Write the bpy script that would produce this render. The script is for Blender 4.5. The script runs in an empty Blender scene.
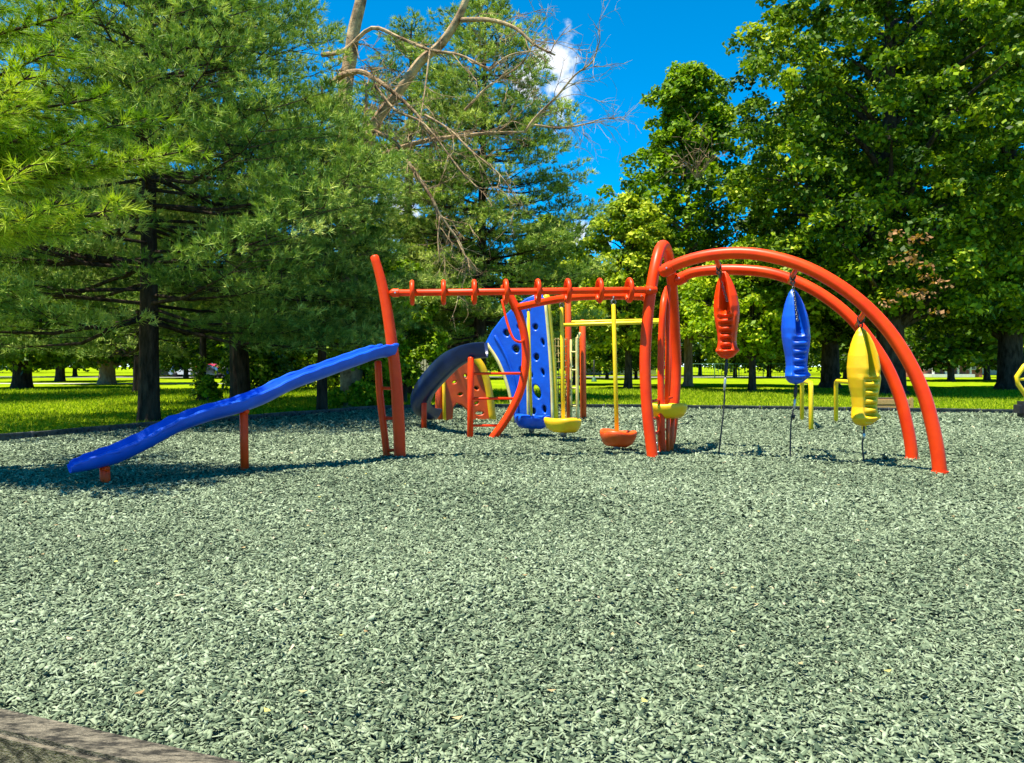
import bpy, bmesh, math, random
import numpy as np
from mathutils import Vector, Matrix
from math import sin, cos, pi, radians as R
random.seed(7); rng = np.random.default_rng(7)
S = bpy.context.scene
C = S.collection

# ------------------------------------------------------------------ camera
H, F, HY = 1.45, 760.0, 366.0
cam = bpy.data.cameras.new("camera"); camo = bpy.data.objects.new("camera", cam); C.objects.link(camo)
camo.location = (0, 0, H); camo.rotation_euler = (R(90), 0, 0)
cam.sensor_width = 36; cam.lens = 36*F/1024; cam.shift_y = -(381.5-HY)/1024
cam.clip_start = 0.05; cam.clip_end = 3000
S.camera = camo
S.render.resolution_x, S.render.resolution_y = 1024, 763
# ------------------------------------------------------------------ world, sun, exposure
SUN = Vector((-0.27, -0.16, 1)).normalized()
w = bpy.data.worlds.new("World"); S.world = w; w.use_nodes = True
N = w.node_tree.nodes; L = w.node_tree.links
bg = N['Background']
sky = N.new('ShaderNodeTexSky'); sky.sky_type = 'NISHITA'; sky.sun_disc = False
sky.sun_elevation = math.asin(SUN.z); sky.sun_rotation = math.atan2(SUN.x, SUN.y)
sky.altitude = 0; sky.air_density = .5; sky.dust_density = 0.0; sky.ozone_density = 3.0
hs = N.new('ShaderNodeHueSaturation'); hs.inputs['Saturation'].default_value = 1.55; hs.inputs['Value'].default_value = 2.35; hs.inputs['Hue'].default_value = .485
L.new(sky.outputs[0], hs.inputs['Color'])
def wnode(t, **k):
    n = N.new(t)
    for a, b in k.items(): setattr(n, a, b)
    return n
tc = wnode('ShaderNodeTexCoord')
nz = wnode('ShaderNodeTexNoise'); nz.inputs['Scale'].default_value = 26; nz.inputs['Detail'].default_value = 8; nz.inputs['Roughness'].default_value = .62
L.new(tc.outputs['Generated'], nz.inputs['Vector'])
def cloud(px, py, rad):
    d = Vector(((px-512)/F, 1, (HY-py)/F)).normalized()
    s = wnode('ShaderNodeVectorMath', operation='DISTANCE'); s.inputs[1].default_value = d
    L.new(tc.outputs['Generated'], s.inputs[0])
    m = wnode('ShaderNodeMapRange'); m.inputs['From Min'].default_value = 0; m.inputs['From Max'].default_value = rad
    m.inputs['To Min'].default_value = .23; m.inputs['To Max'].default_value = -.22
    L.new(s.outputs['Value'], m.inputs['Value'])
    return m.outputs[0]
cs = [cloud(548, 58, .075), cloud(562, 90, .065), cloud(530, 84, .06), cloud(405, 205, .09), cloud(572, 240, .06)]
mx = cs[0]
for c_ in cs[1:]:
    q = wnode('ShaderNodeMath', operation='MAXIMUM'); L.new(mx, q.inputs[0]); L.new(c_, q.inputs[1]); mx = q.outputs[0]
ad = wnode('ShaderNodeMath', operation='ADD'); L.new(mx, ad.inputs[0]); L.new(nz.outputs['Fac'], ad.inputs[1])
rm = wnode('ShaderNodeMapRange'); rm.inputs['From Min'].default_value = .50; rm.inputs['From Max'].default_value = .72; rm.interpolation_type = 'SMOOTHSTEP'
L.new(ad.outputs[0], rm.inputs['Value'])
mixc = wnode('ShaderNodeMix', data_type='RGBA'); mixc.inputs['B'].default_value = (7.6, 8.0, 8.6, 1)
L.new(rm.outputs[0], mixc.inputs['Factor']); L.new(hs.outputs[0], mixc.inputs['A'])
L.new(mixc.outputs['Result'], bg.inputs['Color'])
bg.inputs['Strength'].default_value = 0.06
sl = bpy.data.lights.new("sun", 'SUN'); sl.energy = 5.0; sl.angle = R(0.5); sl.color = (1.0, .93, .80)
so = bpy.data.objects.new("sun", sl); C.objects.link(so); so.location = (0, 0, 40)
so.rotation_euler = SUN.to_track_quat('Z', 'Y').to_euler()
S.view_settings.view_transform = 'Standard'; S.view_settings.look = 'None'
S.view_settings.exposure = 1.25; S.view_settings.gamma = 1.0
S.render.engine = 'CYCLES'
try:
    S.cycles.max_bounces = 5; S.cycles.diffuse_bounces = 1; S.cycles.transparent_max_bounces = 6
except Exception: pass

# ------------------------------------------------------------------ helpers
def P(px, py, Y): return Vector(((px-512)/F*Y, Y, H-(py-HY)/F*Y))
def GD(py): return H*F/(py-HY)
def G(px, py): Y = GD(py); return Vector(((px-512)/F*Y, Y, 0))
def on(px, py, a, b):
    """ray through a photo point met with the vertical plane through plan points a, b"""
    k = (px-512)/F; dx, dy = b[0]-a[0], b[1]-a[1]
    # (k*Y - ax)*dy - (Y - ay)*dx = 0
    Y = (a[0]*dy - a[1]*dx)/(k*dy - dx)
    return P(px, py, Y)

def tag(o, label=None, cat=None, group=None, kind=None):
    if label: o['label'] = label
    if cat: o['category'] = cat
    if group: o['group'] = group
    if kind: o['kind'] = kind
    return o
def empty(name, loc, label, cat, group=None, rz=0):
    o = bpy.data.objects.new(name, None); C.objects.link(o); o.location = loc; o.rotation_euler = (0, 0, rz)
    o.empty_display_size = .2
    return tag(o, label, cat, group)
def copy_tree(o, parent=None):
    c = o.copy(); C.objects.link(c)
    if parent: c.parent = parent
    for ch in [x for x in bpy.data.objects if x.parent == o]: copy_tree(ch, c)
    return c

class MB:
    """collects geometry in world coordinates; build() links one mesh object under its thing"""
    def __init__(s): s.v = []; s.f = []
    def add(s, v, f):
        n = len(s.v); s.v += [Vector(a) for a in v]; s.f += [tuple(n+i for i in q) for q in f]
    def tube(s, pts, r, seg=12, sub=0, cap=True, flat=1.0):
        pts = [Vector(p) for p in pts]
        rs = list(r) if isinstance(r, (list, tuple)) else [r]*len(pts)
        if sub and len(pts) > 2:
            q, qr = [], []
            for i in range(len(pts)-1):
                p0 = pts[i-1] if i else pts[0]*2-pts[1]; p1 = pts[i]; p2 = pts[i+1]
                p3 = pts[i+2] if i+2 < len(pts) else pts[-1]*2-pts[-2]
                for j in range(sub):
                    t = j/sub
                    q.append(.5*((2*p1)+(p2-p0)*t+(2*p0-5*p1+4*p2-p3)*t*t+(3*p1-p0-3*p2+p3)*t**3))
                    qr.append(rs[i]*(1-t)+rs[i+1]*t)
            q.append(pts[-1]); qr.append(rs[-1]); pts, rs = q, qr
        if cap:
            d0 = (pts[0]-pts[1]).normalized(); d1 = (pts[-1]-pts[-2]).normalized()
            a, b = pts[0], pts[-1]; ra, rb = rs[0], rs[-1]
            pts = [a+d0*ra*.45, a+d0*ra*.32]+pts+[b+d1*rb*.32, b+d1*rb*.45]
            rs = [ra*.3, ra*.75]+rs+[rb*.75, rb*.3]
        n0 = len(s.v); T = None; nrm = None; n = len(pts)
        for i, p in enumerate(pts):
            t = (pts[min(i+1, n-1)]-pts[max(i-1, 0)])
            t = t.normalized() if t.length > 1e-9 else Vector((0, 0, 1))
            if nrm is None:
                nrm = t.orthogonal().normalized()
            else:
                nrm = (nrm - t*nrm.dot(t)); nrm = nrm.normalized() if nrm.length > 1e-6 else t.orthogonal().normalized()
            bn = t.cross(nrm)
            for k in range(seg):
                a = 2*pi*k/seg
                s.v.append(p+(nrm*cos(a)+bn*sin(a)*flat)*rs[i])
        for i in range(n-1):
            for k in range(seg):
                k2 = (k+1) % seg
                s.f.append((n0+i*seg+k, n0+i*seg+k2, n0+(i+1)*seg+k2, n0+(i+1)*seg+k))
        s.f.append(tuple(n0+k for k in reversed(range(seg)))); s.f.append(tuple(n0+(n-1)*seg+k for k in range(seg)))
        return s
    def box(s, c, d, rz=0, ry=0, bev=0.0):
        bm = bmesh.new(); bmesh.ops.create_cube(bm, size=1)
        for v in bm.verts: v.co = Vector((v.co.x*d[0], v.co.y*d[1], v.co.z*d[2]))
        if bev: bmesh.ops.bevel(bm, geom=bm.edges[:], offset=bev, segments=2, affect='EDGES')
        M = Matrix.Translation(Vector(c)) @ Matrix.Rotation(rz, 4, 'Z') @ Matrix.Rotation(ry, 4, 'Y')
        bm.verts.index_update()
        s.add([M @ v.co for v in bm.verts], [[v.index for v in f.verts] for f in bm.faces]); bm.free()
        return s
    def torus(s, c, ax, R_, r, seg=28, m=8):
        ax = Vector(ax).normalized(); u = ax.orthogonal().normalized(); v = ax.cross(u); n0 = len(s.v)
        for i in range(seg):
            a = 2*pi*i/seg; d = u*cos(a)+v*sin(a)
            for k in range(m):
                b = 2*pi*k/m; s.v.append(Vector(c)+d*(R_+r*cos(b))+ax*r*sin(b))
        for i in range(seg):
            for k in range(m):
                i2, k2 = (i+1) % seg, (k+1) % m
                s.f.append((n0+i*m+k, n0+i2*m+k, n0+i2*m+k2, n0+i*m+k2))
        return s
    def sweep(s, path, prof, sub=6, bank=None, scl=None):
        """closed profile (side, up) along a path; side stays level unless banked"""
        path = [Vector(p) for p in path]; q = []; bq = []
        bank = bank or [0]*len(path); scl = scl or [1]*len(path); sq_ = []
        for i in range(len(path)-1):
            p0 = path[i-1] if i else path[0]*2-path[1]; p1 = path[i]; p2 = path[i+1]
            p3 = path[i+2] if i+2 < len(path) else path[-1]*2-path[-2]
            for j in range(sub):
                t = j/sub
                q.append(.5*((2*p1)+(p2-p0)*t+(2*p0-5*p1+4*p2-p3)*t*t+(3*p1-p0-3*p2+p3)*t**3)); bq.append(bank[i]*(1-t)+bank[i+1]*t); sq_.append(scl[i]*(1-t)+scl[i+1]*t)
        q.append(path[-1]); bq.append(bank[-1]); sq_.append(scl[-1]); n0 = len(s.v); m = len(prof)
        for i, p in enumerate(q):
            t = (q[min(i+1, len(q)-1)]-q[max(i-1, 0)]).normalized()
            sd = t.cross(Vector((0, 0, 1))).normalized(); up = sd.cross(t)
            Rm = Matrix.Rotation(bq[i], 3, t); sd = Rm @ sd; up = Rm @ up
            for a, b in prof: s.v.append(p+sd*a*sq_[i]+up*b*sq_[i])
        for i in range(len(q)-1):
            for k in range(m):
                k2 = (k+1) % m; s.f.append((n0+i*m+k, n0+i*m+k2, n0+(i+1)*m+k2, n0+(i+1)*m+k))
        s.f.append(tuple(n0+k for k in reversed(range(m)))); s.f.append(tuple(n0+(len(q)-1)*m+k for k in range(m)))
        return s
    def build(s, name, mat, parent=None, smooth=True, sharp=None):
        me = bpy.data.meshes.new(name)
        off = Vector((0, 0, 0))
        M = None
        if parent is not None:
            bpy.context.view_layer.update(); M = parent.matrix_world.inverted()
        me.from_pydata([(M @ v if M else v)[:] for v in s.v], [], s.f); me.materials.append(mat)
        bm = bmesh.new(); bm.from_mesh(me); bmesh.ops.recalc_face_normals(bm, faces=bm.faces[:]); bm.to_mesh(me); bm.free()
        if smooth:
            me.polygons.foreach_set('use_smooth', [True]*len(me.polygons))
            try: me.set_sharp_from_angle(angle=R(sharp or 40))
            except Exception: pass
        o = bpy.data.objects.new(name, me); C.objects.link(o)
        if parent is not None: o.parent = parent
        return o

def npmesh(name, V, Fc, mat, parent=None, var=None, smooth=False):
    """V (n,3) float, Fc (m,k) int, all faces with k corners; var = per-vertex float attribute"""
    me = bpy.data.meshes.new(name); m, k = Fc.shape
    me.vertices.add(len(V)); me.vertices.foreach_set('co', V.astype(np.float32).ravel())
    me.loops.add(m*k); me.loops.foreach_set('vertex_index', Fc.astype(np.int32).ravel())
    me.polygons.add(m); me.polygons.foreach_set('loop_start', np.arange(0, m*k, k, dtype=np.int32))
    try: me.polygons.foreach_set('loop_total', np.full(m, k, dtype=np.int32))
    except Exception: pass
    if var is not None:
        a = me.attributes.new('var', 'FLOAT', 'POINT'); a.data.foreach_set('value', var.astype(np.float32))
    me.update(calc_edges=True); me.validate() if False else None
    me.materials.append(mat)
    if smooth: me.polygons.foreach_set('use_smooth', np.ones(m, dtype=bool))
    o = bpy.data.objects.new(name, me); C.objects.link(o)
    if parent is not None: o.parent = parent
    return o

# ------------------------------------------------------------------ materials
def material(name, col, rough=.6, col2=None, nscale=8, bump=0, bscale=60, metallic=0, spec=.5, coat=0, detail=4, bdist=.01, lo=.35, hi=.65, stretch=None):
    m = bpy.data.materials.new(name); m.use_nodes = True; n = m.node_tree.nodes; l = m.node_tree.links
    b = n['Principled BSDF']; b.inputs['Base Color'].default_value = (*col, 1); b.inputs['Roughness'].default_value = rough
    b.inputs['Metallic'].default_value = metallic; b.inputs['Specular IOR Level'].default_value = spec
    b.inputs['Coat Weight'].default_value = coat
    t = n.new('ShaderNodeTexCoord'); vec = t.outputs['Object']
    if stretch:
        mp = n.new('ShaderNodeMapping'); mp.inputs['Scale'].default_value = stretch; l.new(vec, mp.inputs['Vector']); vec = mp.outputs[0]
    if col2:
        z = n.new('ShaderNodeTexNoise'); z.inputs['Scale'].default_value = nscale; z.inputs['Detail'].default_value = detail; z.inputs['Roughness'].default_value = .65
        l.new(vec, z.inputs['Vector'])
        r = n.new('ShaderNodeValToRGB'); r.color_ramp.elements[0].position = lo; r.color_ramp.elements[1].position = hi
        r.color_ramp.elements[0].color = (*col, 1); r.color_ramp.elements[1].color = (*col2, 1)
        l.new(z.outputs['Fac'], r.inputs[0]); l.new(r.outputs[0], b.inputs['Base Color'])
    if bump:
        z = n.new('ShaderNodeTexNoise'); z.inputs['Scale'].default_value = bscale; z.inputs['Detail'].default_value = 6
        l.new(vec, z.inputs['Vector'])
        u = n.new('ShaderNodeBump'); u.inputs['Strength'].default_value = bump; u.inputs['Distance'].default_value = bdist
        l.new(z.outputs['Fac'], u.inputs['Height']); l.new(u.outputs[0], b.inputs['Normal'])
    return m
def foliage(name, cols, rough=.5, trans=.35, spec=.3, tcol=None):
    """per-leaf 'var' picks the leaf's colour; part of the light passes through"""
    m = bpy.data.materials.new(name); m.use_nodes = True; n = m.node_tree.nodes; l = m.node_tree.links
    b = n['Principled BSDF']; b.inputs['Roughness'].default_value = rough; b.inputs['Specular IOR Level'].default_value = spec
    a = n.new('ShaderNodeAttribute'); a.attribute_name = 'var'
    r = n.new('ShaderNodeValToRGB'); e = r.color_ramp.elements
    while len(e) < len(cols): e.new(.5)
    for i, (p, c) in enumerate(cols): e[i].position = p; e[i].color = (*c, 1)
    l.new(a.outputs['Fac'], r.inputs[0]); l.new(r.outputs[0], b.inputs['Base Color'])
    tr = n.new('ShaderNodeBsdfTranslucent'); mul = n.new('ShaderNodeMix'); mul.data_type = 'RGBA'; mul.blend_type = 'MULTIPLY'
    mul.inputs['Factor'].default_value = 1; mul.inputs['B'].default_value = (*(tcol or (1.3, 1.45, .35)), 1)
    l.new(r.outputs[0], mul.inputs['A']); l.new(mul.outputs['Result'], tr.inputs['Color'])
    mx = n.new('ShaderNodeMixShader'); mx.inputs[0].default_value = trans
    l.new(b.outputs[0], mx.inputs[1]); l.new(tr.outputs[0], mx.inputs[2]); l.new(mx.outputs[0], n['Material Output'].inputs['Surface'])
    return m
RED = material('red_paint', (.90, .058, .002), .38, (.80, .036, .002), 3, .12, 300, coat=0, spec=.22, bdist=.002)
ORANGE = material('orange_plastic', (.80, .10, .004), .42, (.70, .06, .004), 4, .1, 250, bdist=.002)
BLUE = material('blue_plastic', (.001, .105, .72), .40, (.001, .07, .55), 3, .12, 250, bdist=.002)
NAVY = material('navy_plastic', (.004, .022, .12), .34, (.003, .014, .075), 3, .1, 250, bdist=.002)
YEL = material('yellow_plastic', (.92, .58, .002), .42, (.88, .46, .002), 4, .1, 250, bdist=.002)
YPAINT = material('yellow_paint', (.92, .64, .004), .4, (.84, .52, .004), 5, .08, 300, bdist=.002)
CREAM = material('cream_edge', (.80, .72, .30), .45, (.70, .55, .16), 6)
ROPE = material('rope', (.42, .34, .10), .85, (.25, .19, .07), 40, .5, 200)
STEEL = material('chain_steel', (.10, .10, .10), .45, (.3, .3, .29), 30, metallic=.7)
RUBBER = material('black_rubber', (.012, .012, .014), .6, (.03, .03, .03), 20)
BARK = material('pine_bark', (.018, .012, .008), .9, (.075, .05, .034), 7, .9, 18, bdist=.05, stretch=(1, 1, .25), spec=.08)
BARKT = material('tan_bark', (.20, .12, .065), .9, (.42, .28, .17), 6, .8, 14, bdist=.06, stretch=(1, 1, .3), spec=.08)
BARKG = material('grey_bark', (.022, .017, .012), .9, (.085, .066, .05), 6, .8, 16, bdist=.05, stretch=(1, 1, .3), spec=.08)
DEADW = material('dead_wood', (.14, .078, .045), .85, (.50, .36, .20), 2.2, .6, 20, bdist=.03, spec=.08)

# ------------------------------------------------------------------ ground
def ramp_ground(name, stops, scales, rough=.95, bump=.6, bscale=90, bdist=.03, spec=.0):
    m = bpy.data.materials.new(name); m.use_nodes = True; n = m.node_tree.nodes; l = m.node_tree.links
    b = n['Principled BSDF']; b.inputs['Roughness'].default_value = rough; b.inputs['Specular IOR Level'].default_value = spec
    t = n.new('ShaderNodeTexCoord'); acc = None
    for sc, wt in scales:
        z = n.new('ShaderNodeTexNoise'); z.inputs['Scale'].default_value = sc; z.inputs['Detail'].default_value = 5; z.inputs['Roughness'].default_value = .7
        l.new(t.outputs['Object'], z.inputs['Vector'])
        q = n.new('ShaderNodeMath'); q.operation = 'MULTIPLY'; q.inputs[1].default_value = wt; l.new(z.outputs['Fac'], q.inputs[0])
        if acc: 
            a = n.new('ShaderNodeMath'); a.operation = 'ADD'; l.new(acc, a.inputs[0]); l.new(q.outputs[0], a.inputs[1]); acc = a.outputs[0]
        else: acc = q.outputs[0]
    r = n.new('ShaderNodeValToRGB'); e = r.color_ramp.elements
    while len(e) < len(stops): e.new(.5)
    for i, (p, c) in enumerate(stops): e[i].position = p; e[i].color = (*c, 1)
    l.new(acc, r.inputs[0]); l.new(r.outputs[0], b.inputs['Base Color'])
    z = n.new('ShaderNodeTexNoise'); z.inputs['Scale'].default_value = bscale; z.inputs['Detail'].default_value = 5; l.new(t.outputs['Object'], z.inputs['Vector'])
    u = n.new('ShaderNodeBump'); u.inputs['Strength'].default_value = bump; u.inputs['Distance'].default_value = bdist
    l.new(z.outputs['Fac'], u.inputs['Height']); l.new(u.outputs[0], b.inputs['Normal'])
    return m
GRASS = ramp_ground('grass_ground', [(.36, (.08, .14, .004)), (.50, (.19, .28, .005)), (.62, (.34, .38, .012))], [(.35, .35), (3, .3), (22, .35)])
o = MB(); o.add([(-900, -60, -.03), (900, -60, -.03), (900, 1600, -.03), (-900, 1600, -.03)], [(0, 1, 2, 3)])
o = o.build('grass_field', GRASS, smooth=False); tag(o, kind='structure')
# dirt and worn grass patches are in the sheet's colour; path far off
MUL = bpy.data.materials.new('mulch_bed'); MUL.use_nodes = True
n = MUL.node_tree.nodes; l = MUL.node_tree.links; b = n['Principled BSDF']; b.inputs['Roughness'].default_value = .9; b.inputs['Specular IOR Level'].default_value = .05
t = n.new('ShaderNodeTexCoord'); v = n.new('ShaderNodeTexVoronoi'); v.inputs['Scale'].default_value = 26; v.inputs['Randomness'].default_value = 1
wz = n.new('ShaderNodeTexNoise'); wz.inputs['Scale'].default_value = 30; l.new(t.outputs['Object'], wz.inputs['Vector'])
wm = n.new('ShaderNodeVectorMath'); wm.operation = 'MULTIPLY_ADD'; wm.inputs[1].default_value = (.06, .06, .06); l.new(wz.outputs['Color'], wm.inputs[0]); l.new(t.outputs['Object'], wm.inputs[2])
l.new(wm.outputs[0], v.inputs['Vector'])
r = n.new('ShaderNodeValToRGB'); e = r.color_ramp.elements
for _ in range(2): e.new(.5)
for i, (p_, c_) in enumerate([(.0, (.010, .014, .009)), (.22, (.062, .096, .058)), (.55, (.182, .24, .152)), (1, (.31, .375, .255))]): e[i].position = p_; e[i].color = (*c_, 1)
sp = n.new('ShaderNodeSeparateColor'); l.new(v.outputs['Color'], sp.inputs[0]); l.new(sp.outputs[0], r.inputs[0]); l.new(r.outputs[0], b.inputs['Base Color'])
u = n.new('ShaderNodeBump'); u.inputs['Strength'].default_value = 1; u.inputs['Distance'].default_value = .03; u.invert = True
l.new(v.outputs['Distance'], u.inputs['Height']); l.new(u.outputs[0], b.inputs['Normal'])
# edge of the play area, seen in plan
edge_px = [(0, 444), (60, 437), (150, 429), (250, 421), (370, 411), (450, 409), (560, 409), (700, 410), (860, 413), (1024, 415)]
edge = [G(*p) for p in edge_px]
near = [Vector((-9.9, 6.2, 0)), Vector((-4.4, 3.80, 0)), Vector((-2.0, 2.90, 0)), Vector((-.88, 2.48, 0)), Vector((1.6, 1.45, 0)), Vector((22, 1.3, 0)), Vector((24, 22.6, 0))]
left_out = Vector((-11.2, 13.4, 0))
poly = near[:-1] + [Vector((24, 22.2, 0))] + list(reversed(edge)) + [left_out]
bm = bmesh.new()
f_ = bm.faces.new([bm.verts.new((p.x, p.y, 0)) for p in poly]); bmesh.ops.triangulate(bm, faces=[f_])
bmesh.ops.recalc_face_normals(bm, faces=bm.faces[:])
me = bpy.data.meshes.new('rubber_mulch_ground'); bm.to_mesh(me); bm.free(); me.materials.append(MUL)
mulch = bpy.data.objects.new('mulch_ground', me); C.objects.link(mulch); tag(mulch, kind='structure')

# shredded chips, real pieces near the camera
CHIP = bpy.data.materials.new('rubber_chip'); CHIP.use_nodes = True
n = CHIP.node_tree.nodes; l = CHIP.node_tree.links; b = n['Principled BSDF']; b.inputs['Roughness'].default_value = .65; b.inputs['Specular IOR Level'].default_value = .15
a = n.new('ShaderNodeAttribute'); a.attribute_name = 'var'; r = n.new('ShaderNodeValToRGB'); e = r.color_ramp.elements
for _ in range(3): e.new(.5)
for i, (p_, c_) in enumerate([(0, (.010, .020, .011)), (.25, (.070, .106, .060)), (.65, (.205, .258, .152)), (.985, (.34, .41, .27)), (1, (.55, .46, .28))]): e[i].position = p_; e[i].color = (*c_, 1)
l.new(a.outputs['Fac'], r.inputs[0]); l.new(r.outputs[0], b.inputs['Base Color'])
def inside(x, y, pl):
    r_ = np.zeros(len(x), bool); j = len(pl)-1
    for i in range(len(pl)):
        xi, yi, xj, yj = pl[i].x, pl[i].y, pl[j].x, pl[j].y
        c = ((yi > y) != (yj > y)) & (x < (xj-xi)*(y-yi)/(yj-yi+1e-12)+xi); r_ ^= c; j = i
    return r_
def chips(y0, y1, dens, scl, side=1.2):
    out = []
    A = (y1-y0)*(1.42*y1+2*side)
    k = int(A*dens)
    y = rng.uniform(y0, y1, k); x = rng.uniform(-.71*y1-side, .71*y1+side, k)
    kp = (np.abs(x) < .70*y+side) & inside(x, y, poly); x, y = x[kp], y[kp]
    return x, y, np.full(len(x), scl)
xs, ys, ss = map(np.concatenate, zip(chips(1.6, 4.2, 4300, .82), chips(4.2, 7, 2800, .98), chips(7, 11, 1300, 1.3), chips(11, 17, 560, 1.7), chips(17, 27, 190, 2.3)))
heap = [(G(*p)[0], G(*p)[1]) for p in ((398, 462), (386, 459), (106, 487), (245, 474), (661, 461), (667, 458), (676, 449), (912, 463), (940, 477), (492, 440), (470, 440), (424, 432), (718, 456), (790, 464), (865, 467), (531, 438), (563, 444), (617, 456))]
hx_, hy_, hd = [], [], []
for a_, b_ in heap:
    n_ = 230; rr_ = np.abs(rng.normal(0, .17, n_))+.02; an = rng.uniform(0, 2*pi, n_); hx_.append(a_+rr_*np.cos(an)); hy_.append(b_+rr_*np.sin(an)); hd.append(.026*np.exp(-(rr_/.14)**2)+.008)
nb0 = len(xs); xs = np.concatenate([xs]+hx_); ys = np.concatenate([ys]+hy_); ss = np.concatenate([ss, np.full(len(xs)-nb0, 1.3)]); zb = np.concatenate([np.zeros(nb0)]+hd)
k = len(xs)
Lc = ss*(.009+.026*rng.random(k)**2.0); Wc = ss*(.0035+.012*rng.random(k)**1.6); Tc = ss*rng.uniform(.002, .0045, k)
yaw = rng.uniform(0, 2*pi, k); tx = rng.normal(0, .46, k); ty = rng.normal(0, .42, k)
c, s_ = np.cos(yaw), np.sin(yaw)
ex = np.stack([c*np.cos(ty), s_*np.cos(ty), -np.sin(ty)], 1)
ey = np.stack([-s_*np.cos(tx), c*np.cos(tx), np.sin(tx)], 1)
ez = np.cross(ex, ey); ez /= np.linalg.norm(ez, axis=1)[:, None]
ctr = np.stack([xs, ys, ss*rng.uniform(.002, .020, k)+zb], 1)
V = np.zeros((k, 8, 3))
for i, (a, b_) in enumerate([(-1, -1), (1, -1), (1, 1), (-1, 1)]):
    ja = a*rng.uniform(.55, 1.15, k)*Lc; jb = b_*rng.uniform(.35, 1.15, k)*Wc
    base = ctr+ex*ja[:, None]+ey*jb[:, None]+ez*(rng.normal(0, .0022, k)*ss)[:, None]
    V[:, i] = base+ez*(Tc*.5)[:, None]; V[:, 4+i] = base-ez*(Tc*.5)[:, None]
def hum(x, y):
    a = .5+.5*np.sin(x*1.9+1.3*np.sin(y*1.1))*np.sin(y*2.3+1.7*np.sin(x*.8)); b_ = .5+.5*np.sin(x*5.3+y*2.1+2*np.sin(y*1.7))*np.sin(y*6.1-x*1.4); c_ = .5+.5*np.sin(x*11.7-y*7.3+1.5*np.sin(x*3.1))*np.sin(y*12.9+x*4.4)
    return .020*a+.016*b_+.010*c_
V[..., 2] += hum(V[..., 0], V[..., 1])
q = np.array([[0, 1, 2, 3], [0, 4, 5, 1], [1, 5, 6, 2], [2, 6, 7, 3], [3, 7, 4, 0]])
Fq = (np.arange(k)[:, None, None]*8+q[None]).reshape(-1, 4)
o = npmesh('mulch_chips', V.reshape(-1, 3), Fq, CHIP, var=np.repeat(np.clip(rng.beta(1.7, 1.5, k)*.92+.14*(np.sin(xs*.9+np.sin(ys*.7)*2)*np.sin(ys*.8+1))*.6+(rng.random(k) > .9988)*1.0, 0, 1), 8))
tag(o, 'pale grey-green shredded rubber mulch covering the whole play area', 'mulch', kind='stuff')

# fallen leaves and light bits on the mulch
k = 70; y = 3+rng.random(k)**1.3*9; x = rng.uniform(-.66, .66, k)*y; a = rng.uniform(0, 2*pi, k); sz = rng.uniform(.010, .026, k); z = .055+rng.random(k)*.01
V = np.zeros((k, 4, 3))
for i, (u1, v1, w1) in enumerate([(-1, 0, .25), (0, -.55, 0), (1, 0, .3), (0, .55, 0)]):
    V[:, i] = np.stack([x+(u1*np.cos(a)-v1*np.sin(a))*sz, y+(u1*np.sin(a)+v1*np.cos(a))*sz, z+w1*sz], 1)
LIT = foliage('fallen_leaf', [(0, (.30, .20, .09)), (.6, (.52, .42, .20)), (1, (.65, .58, .12))], .7, .2)
kp = inside(x, y, poly); V = V[kp]; k = len(V)
o = npmesh('leaf_litter', V.reshape(-1, 3), np.arange(4*k).reshape(-1, 4), LIT, var=np.repeat(rng.random(k), 4)); tag(o, 'tan fallen leaves and wood bits scattered on the mulch', 'leaf litter', kind='stuff')

# grass blades behind the border
k = 150000
y = 14+rng.random(k)**1.5*34; x = rng.uniform(-.72, .72, k)*y
kp = ~inside(x, y, poly) & ((y > 20) | (x < -5)); x, y = x[kp], y[kp]; k = len(x)
h = rng.uniform(.03, .10, k)*(1+(y-14)*.02); wd = rng.uniform(.006, .014, k)*(1+(y-14)*.06); a = rng.uniform(0, pi, k); la = rng.normal(0, .04, (k, 2))
V = np.zeros((k, 3, 3)); V[:, 0] = np.stack([x-np.cos(a)*wd, y-np.sin(a)*wd, np.full(k, -.03)], 1); V[:, 1] = np.stack([x+np.cos(a)*wd, y+np.sin(a)*wd, np.full(k, -.03)], 1)
V[:, 2] = np.stack([x+la[:, 0], y+la[:, 1], h-.03], 1)
BLADE = foliage('grass_blade', [(0, (.10, .17, .006)), (.6, (.25, .34, .012)), (1, (.42, .44, .04))], .6, .4, .03)
o = npmesh('grass', V.reshape(-1, 3), np.arange(3*k).reshape(-1, 3), BLADE, var=np.repeat(rng.random(k), 3)); tag(o, 'short bright green lawn grass beyond the play area border', 'grass', kind='stuff')

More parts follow.
